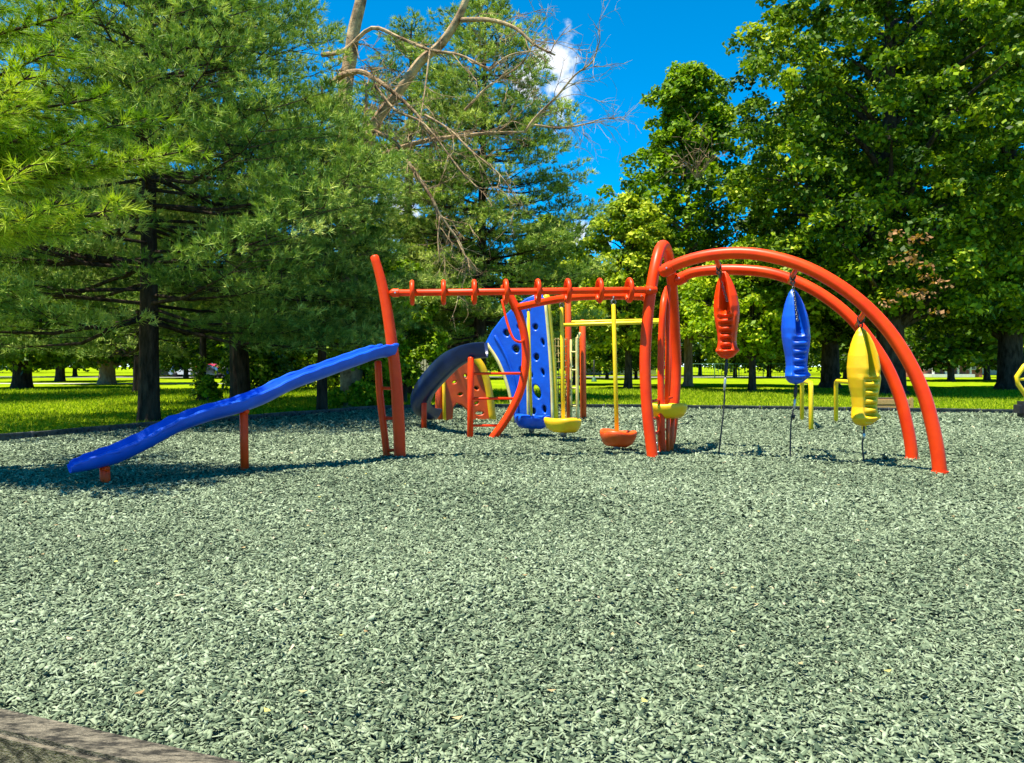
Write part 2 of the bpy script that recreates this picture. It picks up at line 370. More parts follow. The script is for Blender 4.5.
# ------------------------------------------------------------------ border timbers
TIMB = material('border_plastic', (.022, .024, .022), .55, (.085, .09, .08), 9, .4, 40)
TOPP = material('weathered_timber', (.045, .042, .034), .95, (.24, .21, .15), 14, 1, 60, spec=.05, bdist=.02, stretch=(1, 3, 3), lo=.40, hi=.62)
def timbers(pts, seglen=1.22):
    out = []; d = 0
    seg = [(pts[i], pts[i+1]) for i in range(len(pts)-1)]
    tot = sum((b-a).length for a, b in seg); m = int(tot/seglen)
    def at(s):
        for a, b in seg:
            Ln = (b-a).length
            if s <= Ln: return a+(b-a)*(s/Ln)
            s -= Ln
        return seg[-1][1]
    for i in range(m): out.append((at(tot*i/m), at(tot*(i+1)/m)))
    return out
bords = timbers([left_out+Vector((0, 0, 0))]+edge+[Vector((24, 22.0, 0))])
proto = None
def border_piece():
    t = empty('border_timber', (0, 0, 0), 'x', 'border', 'plastic border timbers along the far edge')
    m = MB()
    m.box((0, 0, .155), (1.19, .10, .05), bev=.012)
    m.box((0, .012, .07), (1.17, .05, .13), bev=.006)
    for i in range(5): m.box((-.48+i*.24, -.02, .07), (.05, .05, .135), bev=.008)
    m.build('beam', TIMB, t)
    s = MB(); s.tube([(.595, 0, -.05), (.595, 0, .165)], .055, 14); s.build('stake', TIMB, t)
    return t
nb = len(bords)
LMK = [(145, 'big dark pine trunk'), (245, 'middle leg of the blue slide'), (387, 'slide ladder'), (470, 'curved slide'), (564, 'yellow hanging step'), (661, 'tall narrow arch'), (791, 'blue hanging pod'), (911, 'rear arch foot')]
bords = [(a, b) for a, b in bords if -60 < 512+F*(a+b).x/(a+b).y < 1075]
used = {}
ORD = ['first', 'second', 'third', 'fourth', 'fifth', 'sixth', 'seventh', 'eighth', 'ninth', 'tenth']
bpx = [512+F*(a+b).x/(a+b).y for a, b in bords]
blab = {}
for px_, nm in LMK:
    pass
for i, x_ in enumerate(bpx):
    j = min(range(len(LMK)), key=lambda q: abs(LMK[q][0]-x_)); blab.setdefault((j, x_ >= LMK[j][0]), []).append(i)
btext = {}
for (j, rt), ids in blab.items():
    ids = sorted(ids, key=lambda q: abs(bpx[q]-LMK[j][0]))
    for n_, q in enumerate(ids): btext[q] = 'black border timber, %s to the %s of the %s' % (ORD[n_], 'right' if rt else 'left', LMK[j][1])
for i, (a, b) in enumerate(bords):
    if proto is None: proto = border_piece(); o = proto
    else: o = copy_tree(proto)
    o.location = (a+b)/2+Vector((0, 0, random.uniform(-.02, .0))); d = b-a; o.rotation_euler = (0, R(random.uniform(-.5, .5)), math.atan2(d.y, d.x)+R(random.uniform(-1, 1)))
    o['label'] = btext[i]
# near timber, weathered, bottom left
t = empty('border_timber', (-2.0, 2.82, 0), 'weathered grey border timber crossing the bottom left corner of the mulch', 'border')
a = Vector((-4.6, 3.845, 0)); b2 = Vector((-.35, 2.264, 0)); d = (b2-a); yw = math.atan2(d.y, d.x)
m = MB(); m.box((a+b2)/2+Vector((0, 0, .045)), (d.length, .155, .17), rz=yw, bev=.018)
o = m.build('beam', TOPP, t)
m = MB(); nrm = Vector((-d.y, d.x, 0)).normalized()
m.tube([a-nrm*.13+Vector((0, 0, .0)), (a+b2)/2-nrm*.125+Vector((0, 0, .004)), b2-nrm*.15], .009, 8, sub=4)
o = m.build('cord', YPAINT); tag(o, 'thin yellow cord lying on the ground in front of the weathered timber', 'cord')

# ------------------------------------------------------------------ front play structure
A0 = on(398, 461, (-1.74, 11.6), (-1.0, 11.6)); A0.z = 0
ps = empty('play_structure', (2.30, 11.7, 0), 'large red tubular play structure with ring beam, twin arches and a long blue wavy slide', 'play structure')
rP = .088
# left post
lp0, lp1 = (-1.74, 11.6), (-.74, 11.55)
pts = [on(x, y, lp0, lp1) for x, y in [(400, 463), (399, 430), (396, 380), (392, 345), (387, 310), (381, 280), (374.5, 257)]]
pts.insert(0, pts[0]-Vector((0, 0, .3)))
MB().tube(pts, [rP*1.02, rP*1.02, rP*1.05, rP*1.05, rP, rP*.95, rP*.85, rP*.75], 16, sub=5).build('post', RED, ps)
# access ladder behind post
m = MB(); l0, l1 = (-2.0, 11.75), (-1.0, 11.75)
lad = [on(x, y, l0, l1) for x, y in [(378, 362), (380, 395), (384, 430), (387, 459)]]
m.tube([*lad, lad[-1]-Vector((0, 0, .2))], .055, 10, sub=4)
ob = m.build('ladder_rail', RED, ps)
for y in (388, 418, 450):
    m = MB(); m.tube([on(381+(y-388)*.07, y, l0, l1), on(398, y+.5, l0, l1)], .026, 8); m.build('rung', RED, ob)
# long slide
def trough(wd, hg, th, rim):
    o_, i_ = [], []
    k = 8
    for j in range(k+1):
        a = pi*j/k
        o_.append((-wd*cos(a), hg-hg*1.25*sin(a)**.8 if j not in (0, k) else hg))
    outer = [(-wd-rim, hg), (-wd-rim, hg+rim*.8), (-wd+rim*.4, hg+rim)]
    inner = [(x*(1-th/wd), y+th if 0 < j < k else y) for j, (x, y) in enumerate(o_)]
    right = [(wd-rim*.4, hg+rim), (wd+rim, hg+rim*.8), (wd+rim, hg)]
    return outer + inner[1:-1] + right + [(x, y) for x, y in reversed(o_[1:-1])]
sl0, sl1 = (-1.74, 11.75), (-4.9, 9.05)
path = [on(x, y, sl0, sl1) for x, y in [(390, 355), (376, 357), (350, 366), (320, 377), (290, 388), (262, 402), (235, 412), (205, 420), (175, 431), (145, 447), (115, 461), (88, 468), (70, 472)]]
prof = trough(.22, .125, .03, .028)
slide = MB().sweep(path, prof, sub=6, scl=[1]*9+[1, .98, .85, .5]).build('slide', BLUE, ps, sharp=50); slide['label'] = 'long blue wavy slide running down to the left'
# bumpy rim beads catching light
m = MB(); nrm = Vector((sl1[1]-sl0[1], -(sl1[0]-sl0[0]), 0)).normalized()
for sgn in (-1, 1):
    pp = []; rr = []
    for i in range(len(path)-1):
        for j in range(8):
            t_ = j/8; q_ = path[i].lerp(path[i+1], t_); sc_ = 1-.42*max(0, (i+t_-10)/2)**1.5; pp.append(q_+nrm*sgn*.228*sc_+Vector((0, 0, (.148+.005*sin((i*8+j)*1.3))*sc_))); rr.append((.026+.003*sin((i*8+j)*1.1))*sc_)
    m.tube(pp, rr, 8)
m.build('rim', BLUE, slide)
for (x, yb, yt, rr) in ((106, 487, 468, .058), (245, 474, 411, .055)):
    g = on(x, yb+1, sl0, sl1); tp = on(x-1.5, yt, sl0, sl1); g.z = -.05
    m = MB(); m.tube([g, g.lerp(tp, .5), tp], rr, 12)
    m.tube([tp-nrm*.12, tp+nrm*.12], .035, 8); m.build('slide_leg', RED, slide)
# ring beam
b0 = on(391, 293, lp0, lp1); b1 = P(656, 290, 11.75)
bm_ = MB().tube([b0, b0.lerp(b1, .5), b1], .052, 14).build('ring_beam', RED, ps)
for x in (412, 443, 473.5, 505, 537, 567, 599, 629):
    t_ = (x-391)/265; c_ = b0.lerp(b1, t_); dd = (b1-b0).normalized()
    ax = (dd+Vector((0, .08, 0))).normalized()
    m = MB(); m.torus(c_, ax, .162, .036, 30, 10); m.build('ring', RED, bm_)
# curved c-shaped post and hanging beam
c0, c1 = (-.3, 14.9), (.7, 14.9)
cp = [on(x, y, c0, c1) for x, y in [(488, 446), (492, 439), (507, 418), (520, 392), (525.5, 365), (525, 340), (520, 318), (512, 300), (504, 286)]]
MB().tube(cp, rP*.92, 14, sub=5).build('post', RED, ps)
h0 = P(514, 308, 15.0); h1 = P(648, 296, 12.1)
MB().tube([h0, P(560, 300.5, 14.0)+Vector((0, 0, .03)), P(600, 297.5, 13.1)+Vector((0, 0, .03)), h1], .07, 12, sub=4).build('hanging_beam', RED, ps)
m = MB(); m.tube([P(502, 300, 14.8), P(507, 322, 14.7), P(513, 338, 14.6), P(520, 342, 14.6), P(524, 339, 14.9)], .024, 8, sub=4); m.build('handle', RED, ps)
# tall narrow arch
ar = [(2.20, 11.62, -.25), (2.16, 11.66, .05), (2.08, 11.7, .8), (2.06, 11.75, 1.6), (2.13, 11.82, 2.4), (2.25, 11.95, 3.0), (2.38, 12.2, 3.34), (2.53, 12.55, 3.42), (2.68, 12.95, 3.25), (2.80, 13.25, 2.8), (2.87, 13.4, 2.2), (2.92, 13.5, 1.4), (2.86, 13.45, .6), (2.78, 13.4, .0), (2.76, 13.4, -.2)]
MB().tube([Vector(p) for p in ar], rP, 16, sub=5).build('post_arch', RED, ps)
m = MB(); m.tube([Vector((2.45, 12.3, -.2)), Vector((2.42, 12.3, .5)), Vector((2.42, 12.35, 1.6)), Vector((2.47, 12.4, 2.45)), Vector((2.62, 12.8, 2.75))], .055, 12, sub=4)
m.build('inner_post', RED, ps)
m = MB()
for z_ in (.38, .62, .9): m.tube([Vector((2.20, 11.9, z_)), Vector((2.80, 13.3, z_))], .024, 8)
m.build('brace', RED, ps)
def collar(p, q, r_, L_=.10):
    p, q = Vector(p), Vector(q); d_ = (q-p).normalized(); c_ = p
    cl = MB().tube([c_, c_+d_*L_], r_, 16, cap=False).build('collar', RED, ps)
    up_ = Vector((0, 0, 1)) if abs(d_.z) < .7 else Vector((0, -1, 0))
    sd_ = d_.cross(up_).normalized()
    for sg in (-1, 1):
        a_ = c_+d_*L_*.5+sd_*r_*sg*.98
        MB().tube([a_, a_+sd_*sg*.018], .013, 6, cap=False).build('bolt', BOLT, cl)
BOLT = material('bolt_zinc', (.55, .55, .53), .35, metallic=1)
collar(b0+Vector((.02, 0, 0)), b1, .066); collar(b1-(b1-b0).normalized()*.16, b1, .066)
collar(h0, P(560, 300.5, 14.0), .083); collar(h1, P(600, 297.5, 13.1), .083)
bmt = material('bolt_steel', (.6, .6, .6), .3, metallic=1)
for x, y in ((657, 443), (658, 452)): MB().tube([P(x, y, 11.57), P(x, y, 11.50)], .014, 8).build('bolt', bmt, ps)
# twin arches
f0, f1 = (2.33, 11.72), (5.59, 9.93)
fa = [on(x, y, f0, f1) for x, y in [(662, 272), (680, 263), (705, 256), (735, 253), (765, 255.5), (800, 265), (832, 281), (862, 303), (888, 330), (909, 362), (924, 395), (933, 428), (938, 455), (940, 477)]]
fa.append(fa[-1]-Vector((0, 0, .25)))
MB().tube(fa, rP, 16, sub=4).build('arch', RED, ps)
r0, r1 = (2.80, 13.20), (5.98, 11.36)
ra = [on(x, y, r0, r1) for x, y in [(676, 281), (692, 273), (715, 270), (742, 270), (770, 273), (798, 282), (824, 296), (848, 315), (868, 338), (886, 365), (899, 395), (907, 425), (911, 447), (912, 463)]]
ra.append(ra[-1]-Vector((0, 0, .25)))
MB().tube(ra, rP, 16, sub=4).build('arch', RED, ps)
collar(fa[0]+(fa[1]-fa[0])*.15, fa[1], .105, .14); collar(ra[0]+(ra[1]-ra[0])*.1, ra[1], .105, .14)
for P0_ in (fa[13], ra[13]): collar(P0_+Vector((0, 0, .03)), P0_+Vector((0, 0, 1)), .102, .05)
def near_px(arr, px):
    best = min(arr, key=lambda p: abs(512+p.x/p.y*F-px)); return best
hang = []
for xf, yf, xr, yr in ((716, 255, 721, 270), (797, 264.5, 789, 279), (866, 306.5, 856, 323)):
    a = on(xf, yf, f0, f1); b2 = on(xr, yr, r0, r1)
    MB().tube([a-Vector((0, 0, .05)), b2-Vector((0, 0, .05))], .035, 10).build('crossbar', RED, ps)
    hang.append((a+b2)/2)

# ------------------------------------------------------------------ hanging pods
def pod_mesh():
    Hh = 1.43; W = [(0, .02), (.03, .06), (.08, .10), (.16, .142), (.28, .185), (.40, .205), (.5, .203), (.60, .185), (.70, .160), (.80, .148), (.87, .160), (.91, .168), (.95, .140), (.98, .10), (1, .02)]
    def wf(t):
        for (a, x), (b, y) in zip(W, W[1:]):
            if t <= b:
                q = (t-a)/(b-a); return x+(y-x)*(q*q*(3-2*q)) if False else x+(y-x)*q
        return .02
    n_t, n_a = 150, 64; v = []; f = []
    for i in range(n_t+1):
        t = i/n_t; w_ = wf(t)
        for k in range(n_a):
            a = 2*pi*k/n_a; ca, sa = cos(a), sin(a)     # sa=-1 faces front
            sx = w_*math.copysign(abs(ca)**.85, ca); sy = (w_*.85)*math.copysign(abs(sa)**.9, sa)
            fr = max(0, -sa)
            # slit in the upper half
            g = math.exp(-((ca)/.22)**2)*fr
            up = max(0, min(1, (.52-t)/.1))
            sy += g*up*w_*.95
            # two lips
            lip = math.exp(-((abs(ca)-.42)/.2)**2)*fr*up; sy -= lip*w_*.18
            # ladder ribs in the lower half
            lo = max(0, min(1, (t-.46)/.06))*max(0, min(1, (.97-t)/.04)); rib = .5+.5*math.tanh(2.2*sin((t-.46)*2*pi*11.5))/.976
            rg = math.exp(-(ca/.42)**4)*fr; sy += rg*lo*(.065-.11*rib**.7)
            edge_ = math.exp(-((abs(ca)-.80)/.16)**2)*fr; sy -= edge_*lo*.035
            # foot ledges
            ft = math.exp(-((t-.905)/.03)**2)*abs(ca)**3; sx += math.copysign((.035 if ca > 0 else .012)*ft, ca); sy -= .045*ft
            # tilt the back
            v.append((sx+.02*sin(t*3.2), sy, -t*Hh+.012*cos(a*2)*(t < .05)))
        if i:
            for k in range(n_a):
                k2 = (k+1) % n_a; f.append(((i-1)*n_a+k, (i-1)*n_a+k2, i*n_a+k2, i*n_a+k))
    v += [(0, 0, .01), (.0, 0, -Hh-.01)]; nn = len(v)
    for k in range(n_a):
        k2 = (k+1) % n_a; f.append((k2, k, nn-2)); f.append((n_t*n_a+k, n_t*n_a+k2, nn-1))
    return v, f
pv, pf = pod_mesh()
specs = [(hang[0], 724, 272, RED, 'red', -25, 718, 456, .965), (hang[1], 793, 290, BLUE, 'blue', 6, 790, 464, 1.0), (hang[2], 861, 328, YEL, 'yellow', 20, 865, 467, 1.0)]
pnames = ['bright red ribbed hanging pod, highest of the three under the twin arches', 'blue ribbed hanging pod in the middle of the three under the twin arches', 'yellow ribbed hanging pod, lowest of the three beside the arch legs']
for (hp, px, py, mt, cn, rz, gx, gy, sc), lab in zip(specs, pnames):
    top = P(px, py, hp.y); gnd = G(gx, gy); gnd = Vector(((gx-512)/F*hp.y, hp.y, 0))
    th = empty('hanging_pod', (top.x, top.y, 0), lab, 'climbing pod', 'pods hung under the twin arches')
    m = MB(); M = Matrix.Translation(top) @ Matrix.Rotation(R(rz), 4, 'Z') @ Matrix.Rotation(R(-2), 4, 'Y') @ Matrix.Scale(sc, 4)
    if cn == 'yellow': M = M @ Matrix.Diagonal((1.12, 1.1, 1, 1))
    m.add([M @ Vector(a) for a in pv], pf); m.build('pod_shell', mt, th, sharp=60)
    # clamp, shackle and chain
    m = MB(); m.torus(hp-Vector((0, 0, .06)), (1, .3, 0), .055, .018, 20, 8); m.torus(hp-Vector((0, 0, .15)), (0, 1, .2), .03, .011, 16, 6); m.build('clamp', RUBBER, th)
    m = MB(); s0 = hp-Vector((0, 0, .15)); s1 = top+Vector((0.01, -.15, -.48)); nl = 17
    for i in range(nl):
        c_ = s0.lerp(s1, (i+.5)/nl); m.torus(c_, ((1, 0, .1) if i % 2 else (0, 1, .1)), .017, .006, 10, 5)
    m.build('chain', STEEL if cn != 'yellow' else RUBBER, th)
    bot = M @ Vector((0, 0, -1.42))
    m = MB(); md = bot.lerp(gnd, .5)+Vector((.02*(1 if cn == 'red' else -1.5), 0, 0)); m.tube([bot+Vector((0, 0, .03)), bot.lerp(gnd, .25), md, gnd-Vector((0, 0, .05))], [.016, .014, .012, .013], 8, sub=4)
    if cn != 'yellow': m.tube([bot.lerp(gnd, .05), bot.lerp(gnd, .16)], .028, 8)
    if cn == 'blue': m.torus(bot.lerp(gnd, .42), (1, 0, 0), .03, .014, 12, 6)
    m.build('tether', RUBBER, th)
    m = MB(); m.tube([bot.lerp(gnd, .20), bot.lerp(gnd, .32)], .02, 8); m.build('turnbuckle', material('galvanised', (.5, .5, .48), .4, metallic=.8), th)

# ------------------------------------------------------------------ hanging steps
def seat_mesh(R0, hh):
    prof = [(0, .62), (.25, .64), (.5, .72), (.72, .86), (.86, .97), (.95, 1.0), (1.0, .93), (1.01, .80), (.97, .58), (.90, .38), (.82, .20), (.66, .06), (.4, .0), (.12, -.02), (0.0, -.02)]
    v, f = [], []; na = 48
    for i, (r_, z_) in enumerate(prof):
        for k in range(na):
            a = 2*pi*k/na; q = 1+.07*cos(3*a)*(r_ > .3); s3 = .05*cos(3*a)*hh*(.6 < r_)
            v.append((R0*r_*q*cos(a), R0*r_*q*sin(a), hh*z_+s3))
        if i:
            for k in range(na): k2 = (k+1) % na; f.append(((i-1)*na+k, (i-1)*na+k2, i*na+k2, i*na+k))
    return v, f
for px, cy, Yd, mt, cn, topy, gy, a3, R0 in ((531.5, 422, 15.3, BLUE, 'blue', 306, 438, 20, .36), (563.5, 425.5, 14.2, YEL, 'yellow', 302, 444, 50, .35), (617, 438.5, 12.6, ORANGE, 'orange-red', 299, 456, 10, .30), (666.5, 411, 12.5, YEL, 'yellow', 280, 440, 65, .34)):
    lab = {0: ''}
    desc = {531.5: 'blue rounded hanging step below the blue climbing wall, leftmost of the hanging steps', 563.5: 'yellow rounded hanging step between the blue step and the orange-red step',
            617: 'orange-red rounded hanging step on a yellow rod, lowest of the hanging steps', 666.5: 'yellow rounded hanging step inside the tall narrow red arch'}[px]
    c_ = P(px, cy, Yd); th = empty('stepping_disc', (c_.x, c_.y, 0), desc, 'hanging step', 'rounded steps hung from the beam')
    hh = .26 if px < 660 else .24; v, f = seat_mesh(R0, hh)
    M = Matrix.Translation(c_-Vector((0, 0, hh/2))) @ Matrix.Rotation(R(a3), 4, 'Z') @ Matrix.Rotation(R(3), 4, 'Y')
    m = MB(); m.add([M @ Vector(a) for a in v], f); m.build('step', mt, th, sharp=70)
    xt = {531.5: 528.5, 563.5: 561.5, 617: 613.5, 666.5: 668}[px]
    tp = P(xt, topy+6, Yd)
    m = MB(); m.tube([c_-Vector((0, 0, .02)), tp], .036 if px != 531.5 else .03, 10); m.build('rod', YPAINT if px != 666.5 else RED, th)
    if px < 660:
        m = MB(); m.torus(tp+Vector((0, 0, .05)), (0, 1, 0), .035, .014, 14, 6); m.torus(tp+Vector((0, 0, .11)), (1, 0, 0), .03, .012, 14, 6); m.build('shackle', STEEL, th)
        m = MB(); bb = c_-Vector((0, 0, hh/2)); g_ = Vector((c_.x, c_.y, -.02))
        m.tube([bb+Vector((0, 0, .02)), bb-Vector((0, 0, .06))], .06, 10)
        for i in range(8): m.torus(bb.lerp(g_, (i+.5)/8), ((1, 0, 0) if i % 2 else (0, 1, 0)), .022, .008, 10, 5)
        m.build('chain', STEEL, th)
    else:
        m = MB()
        for i in range(3):
            a = R(30+120*i); m.tube([c_+Vector((.14*cos(a), .14*sin(a), -.1)), Vector((c_.x+.1*cos(a), c_.y+.1*sin(a), -.05))], .035, 8)
        m.build('leg', ORANGE, th)

# ------------------------------------------------------------------ navy curved slide on red posts
s2 = empty('curved_slide', (-.75, 14.95, 0), 'dark navy curved slide on slim red posts behind the ring beam', 'slide')
path = [P(487, 355, 15.0), P(472, 357, 15.05), P(455, 366, 15.3), P(440, 379, 15.8), P(427, 393, 16.5), P(419, 405, 17.2), P(418, 412, 17.9), P(424, 416, 18.4), P(432, 418, 18.8)]
prof = trough(.22, .23, .03, .025)
o = MB().sweep(path, prof, sub=7, bank=[0, 0, .1, .2, .3, .35, .3, .2, .1]).build('chute', NAVY, s2, sharp=50)
for x, yb, yt, Yd in ((424, 431, 398, None), (470, 440, 358, None)):
    g = G(x, yb); tp = P(x+(1 if x > 440 else 0), yt, g.y); g.z = -.1
    MB().tube([g, tp], .062, 12).build('post', RED, s2)
for y in (373.5, 398.5, 425.5):
    MB().tube([P(470, y, 14.9), P(521 if y < 420 else 502, y, 15.1)], .026, 8).build('rung', RED, s2)

# ------------------------------------------------------------------ walls with holes
def panel(name, outline, holes, a, b, thick, mat, parent, bev=.015):
    """outline and holes given on the panel's own upright plane through plan points a, b"""
    a3, b3 = Vector((*a, 0)), Vector((*b, 0)); ux = (b3-a3).normalized()
    def loc(px, py):
        p = on(px, py, a, b); return ((p-a3).dot(ux), p.z)
    cu = bpy.data.curves.new(name, 'CURVE'); cu.dimensions = '2D'; cu.fill_mode = 'BOTH'; cu.extrude = thick/2-bev; cu.bevel_depth = bev; cu.bevel_resolution = 1
    def spl(pts):
        s = cu.splines.new('POLY'); s.points.add(len(pts)-1); s.use_cyclic_u = True
        for i, (x, z) in enumerate(pts): s.points[i].co = (x, z, 0, 1)
    spl([loc(*p) for p in outline])
    for hx, hy, rx, ry, rot in holes:
        cx, cz = loc(hx, hy); cx2, _ = loc(hx+1, hy); k = abs(cx2-cx)
        spl([(cx+k*(rx*cos(t)*cos(rot)-ry*sin(t)*sin(rot)), cz+k*(rx*cos(t)*sin(rot)+ry*sin(t)*cos(rot))) for t in [2*pi*i/20 for i in range(20)]])
    tmp = bpy.data.objects.new('tmp', cu); C.objects.link(tmp)
    bpy.context.view_layer.update()
    me = bpy.data.meshes.new_from_object(tmp.evaluated_get(bpy.context.evaluated_depsgraph_get())); bpy.data.objects.remove(tmp)
    M = Matrix((( ux.x, 0, -ux.y, a3.x), (ux.y, 0, ux.x, a3.y), (0, 1, 0, 0), (0, 0, 0, 1)))
    bpy.context.view_layer.update()
    me.transform(parent.matrix_world.inverted() @ M); me.name = name; me.materials.clear(); me.materials.append(mat)
    o = bpy.data.objects.new(name, me); C.objects.link(o); o.parent = parent
    return o
def onl(pts, a, b, dy=0): return [on(x, y, a, b)+Vector((0, dy, 0)) for x, y in pts]
# orange wall
ow = empty('climbing_wall', (-1.35, 19.6, 0), 'orange climbing wall panel with oval holes and yellow edges behind the curved slide', 'climbing wall')
a, b = (-1.95, 19.6), (-.45, 19.9)
panel('wall_panel', [(440, 420), (440, 382), (449, 371), (462, 363), (476, 355), (484, 368), (490, 390), (493, 419), (472, 419), (468, 410), (462, 404), (456, 402), (452, 407), (451, 420)],
      [(454, 382, 3, 2.2, .4), (465, 376, 2.3, 3.0, .3), (460, 394, 3.2, 2.4, .2), (476, 388, 3.3, 2.6, -.6), (476, 403, 3.2, 2.3, .5), (479, 413, 5, 2.8, 0)], a, b, .16, ORANGE, ow, .03)
MB().tube(onl([(475, 357), (483, 369), (489, 390), (493, 420)], a, b, -.09), .11, 12, sub=5, flat=.6).build('edge_post', YEL, ow)
MB().tube(onl([(444, 378), (444.5, 400), (445, 421)], a, b, -.12), .045, 10).build('edge_strip', YEL, ow)
m = MB(); m.tube(onl([(439, 380), (438.5, 422)], a, b, -.05), .085, 12); m.build('post', ORANGE, ow)
# blue walls
bw = empty('climbing_wall', (.35, 18.7, 0), 'tall blue climbing wall of two curved panels with round holes and cream edges', 'climbing wall')
a, b = (-.4, 18.9), (1.0, 18.6)
panel('wall_panel', [(487, 343), (493, 332), (503, 319), (515, 308), (528, 299), (542, 293.5), (540, 305), (534, 330), (530, 360), (530, 421), (513, 421), (511, 400), (506, 380), (498, 360)],
      [(507, 333, 3.9, 4.8, .6), (516.5, 349, 4.4, 5.2, .5), (522, 370, 3.0, 4.6, .2), (520, 327, 3.2, 4.0, .4), (521, 392, 2.8, 4.8, .1)], a, b, .14, BLUE, bw, .03)
panel('shade_backing', [(488, 343), (494, 333), (503, 320), (515, 309), (528, 300), (541, 295), (539, 305), (533, 330), (529, 360), (529, 420), (514, 420), (512, 400), (507, 380), (499, 360)], [(516.5, 349, 2, 2.4, .5)], (-.4, 19.02), (1.0, 18.72), .05, NAVY, bw, .01)  # added dark sheet, its navy stands for shade inside the shallow holes
MB().tube(onl([(495, 336), (507, 358), (515, 385), (518, 415)], a, b, -.085), .035, 8, sub=4).build('moulding', BLUE, bw)
MB().tube(onl([(487, 344), (498, 361), (506, 381), (511, 401), (513, 421)], a, b, -.08), .04, 8, sub=4).build('edge_strip', CREAM, bw)
a, b = (.3, 18.2), (1.0, 18.0)
panel('wall_panel', [(529, 421), (528, 380), (528, 340), (530, 300), (541, 296), (545, 300), (548, 340), (550, 380), (551, 421)],
      [(536, 327, 3.6, 4.2, .2), (543.5, 342, 2.6, 4.8, .3), (537, 357, 3.8, 4.6, .2), (543.5, 372, 2.6, 4.8, .3), (532.5, 375, 1.9, 4.0, .2), (537.5, 391.5, 4.8, 8.3, .35), (534, 411, 3.4, 4.4, .2), (545, 409, 3.0, 5.0, .2)], a, b, .14, BLUE, bw, .03)
panel('shade_backing', [(530, 420), (529, 380), (529, 340), (531, 301), (541, 297), (544, 300), (547, 340), (549, 380), (550, 420)], [(537, 391, 4.0, 7.3, .35)], (.3, 18.32), (1.0, 18.12), .05, NAVY, bw, .01)  # same dark backing, hole shade put into its colour; teardrop left open
MB().tube(onl([(528, 318), (527.5, 360), (528, 421)], a, b, -.09), .03, 8, sub=3).build('edge_strip', CREAM, bw)
MB().tube(onl([(545, 300), (549, 345), (551.5, 385), (552.5, 422)], a, b, -.06), .035, 8, sub=3).build('edge_strip', CREAM, bw)
MB().tube(onl([(546.5, 296), (550.5, 340), (554, 380), (555, 422)], a, b, .05), .085, 12, sub=3).build('post', YPAINT, bw)
MB().tube(onl([(552, 372), (556, 422)], a, b, .12), .07, 12).build('post', ORANGE, bw)

# net climber
nc = empty('net_climber', (1.25, 18.4, 0), 'tan rope climbing net with a yellow ladder between orange posts', 'net climber')
for x, yt, yb in ((569, 299, 421), (583.5, 321, 420)):
    g = G(x, yb); MB().tube([g-Vector((0, 0, .2)), P(x-1, yt, g.y)], .085, 12).build('post', ORANGE, nc)
m = MB(); Yn = 19.2
for i in range(6):
    x = 553+i*2.7; m.tube([P(x+random.uniform(-.5, .5), 338+(j*14), Yn+.25*sin(i+j)) for j in range(7)], .012, 5, sub=2)
for j in range(12):
    y = 340+j*7; m.tube([P(553+i*2.7, y+random.uniform(-1, 1), Yn+.2*sin(i+j)) for i in range(6)], .012, 5, sub=2)
m.build('rope_net', ROPE, nc)
m = MB(); m.tube([P(577.5, 421, 18.9), P(577, 345, 18.9), P(578, 338, 18.9), P(580, 333, 18.9)], .04, 8, sub=3); m.tube([P(571, 340, 19.2), P(571, 421, 19.2)], .03, 8)
m.build('ladder_rail', CREAM, nc)
for j in range(4): MB().tube([P(571, 352+j*18, 19.2), P(577.5, 352+j*18, 18.9)], .022, 6).build('rung', CREAM, nc)

# yellow overhead bars
yb_ = empty('overhead_bars', (2.4, 17.5, 0), 'pair of long yellow overhead bars running behind the ring beam', 'overhead ladder')
MB().tube([P(563, 325, 18.4), P(610, 323.5, 18.2), P(672, 321.5, 17.8)], .045, 10).build('bar', YPAINT, yb_)
MB().tube([P(572, 322, 19.4), P(612, 321, 19.3), P(676, 319.5, 19.2)], .04, 10).build('bar', YPAINT, yb_)
for i in range(7):
    t_ = .08+i*.14; MB().tube([P(563, 325, 18.4).lerp(P(672, 321.5, 17.8), t_), P(572, 322, 19.4).lerp(P(676, 319.5, 19.2), t_)], .02, 6).build('rung', YPAINT, yb_)
g = G(669, 421); MB().tube([g-Vector((0, 0, .2)), P(669, 318, g.y)], .075, 12).build('post', RED, yb_)
g = G(676, 418); MB().tube([g-Vector((0, 0, .2)), P(676, 318, g.y)], .075, 12).build('post', RED, yb_)

# parallel bars
pb = empty('parallel_bars', (7.3, 18, 0), 'low yellow parallel bars standing in the mulch behind the hanging pods', 'parallel bars')
for (x1, y1_), (x2, y2_) in (((802, 422), (811, 431.5)), ((836, 423), (864, 432))):
    g1, g2 = G(x1, y1_), G(x2, y2_); z = 1.07; u1 = g1+Vector((0, 0, z)); u2 = g2+Vector((0, 0, z)); d = (u2-u1).normalized()*.12
    m = MB(); m.tube([g1-Vector((0, 0, .1)), g1+Vector((0, 0, z-.14)), u1+d*.35-Vector((0, 0, .035)), u1+d*1.2, u2-d*1.2, u2-d*.35-Vector((0, 0, .035)), g2+Vector((0, 0, z-.14)), g2-Vector((0, 0, .1))], .052, 12)
    m.build('bar', YPAINT, pb)

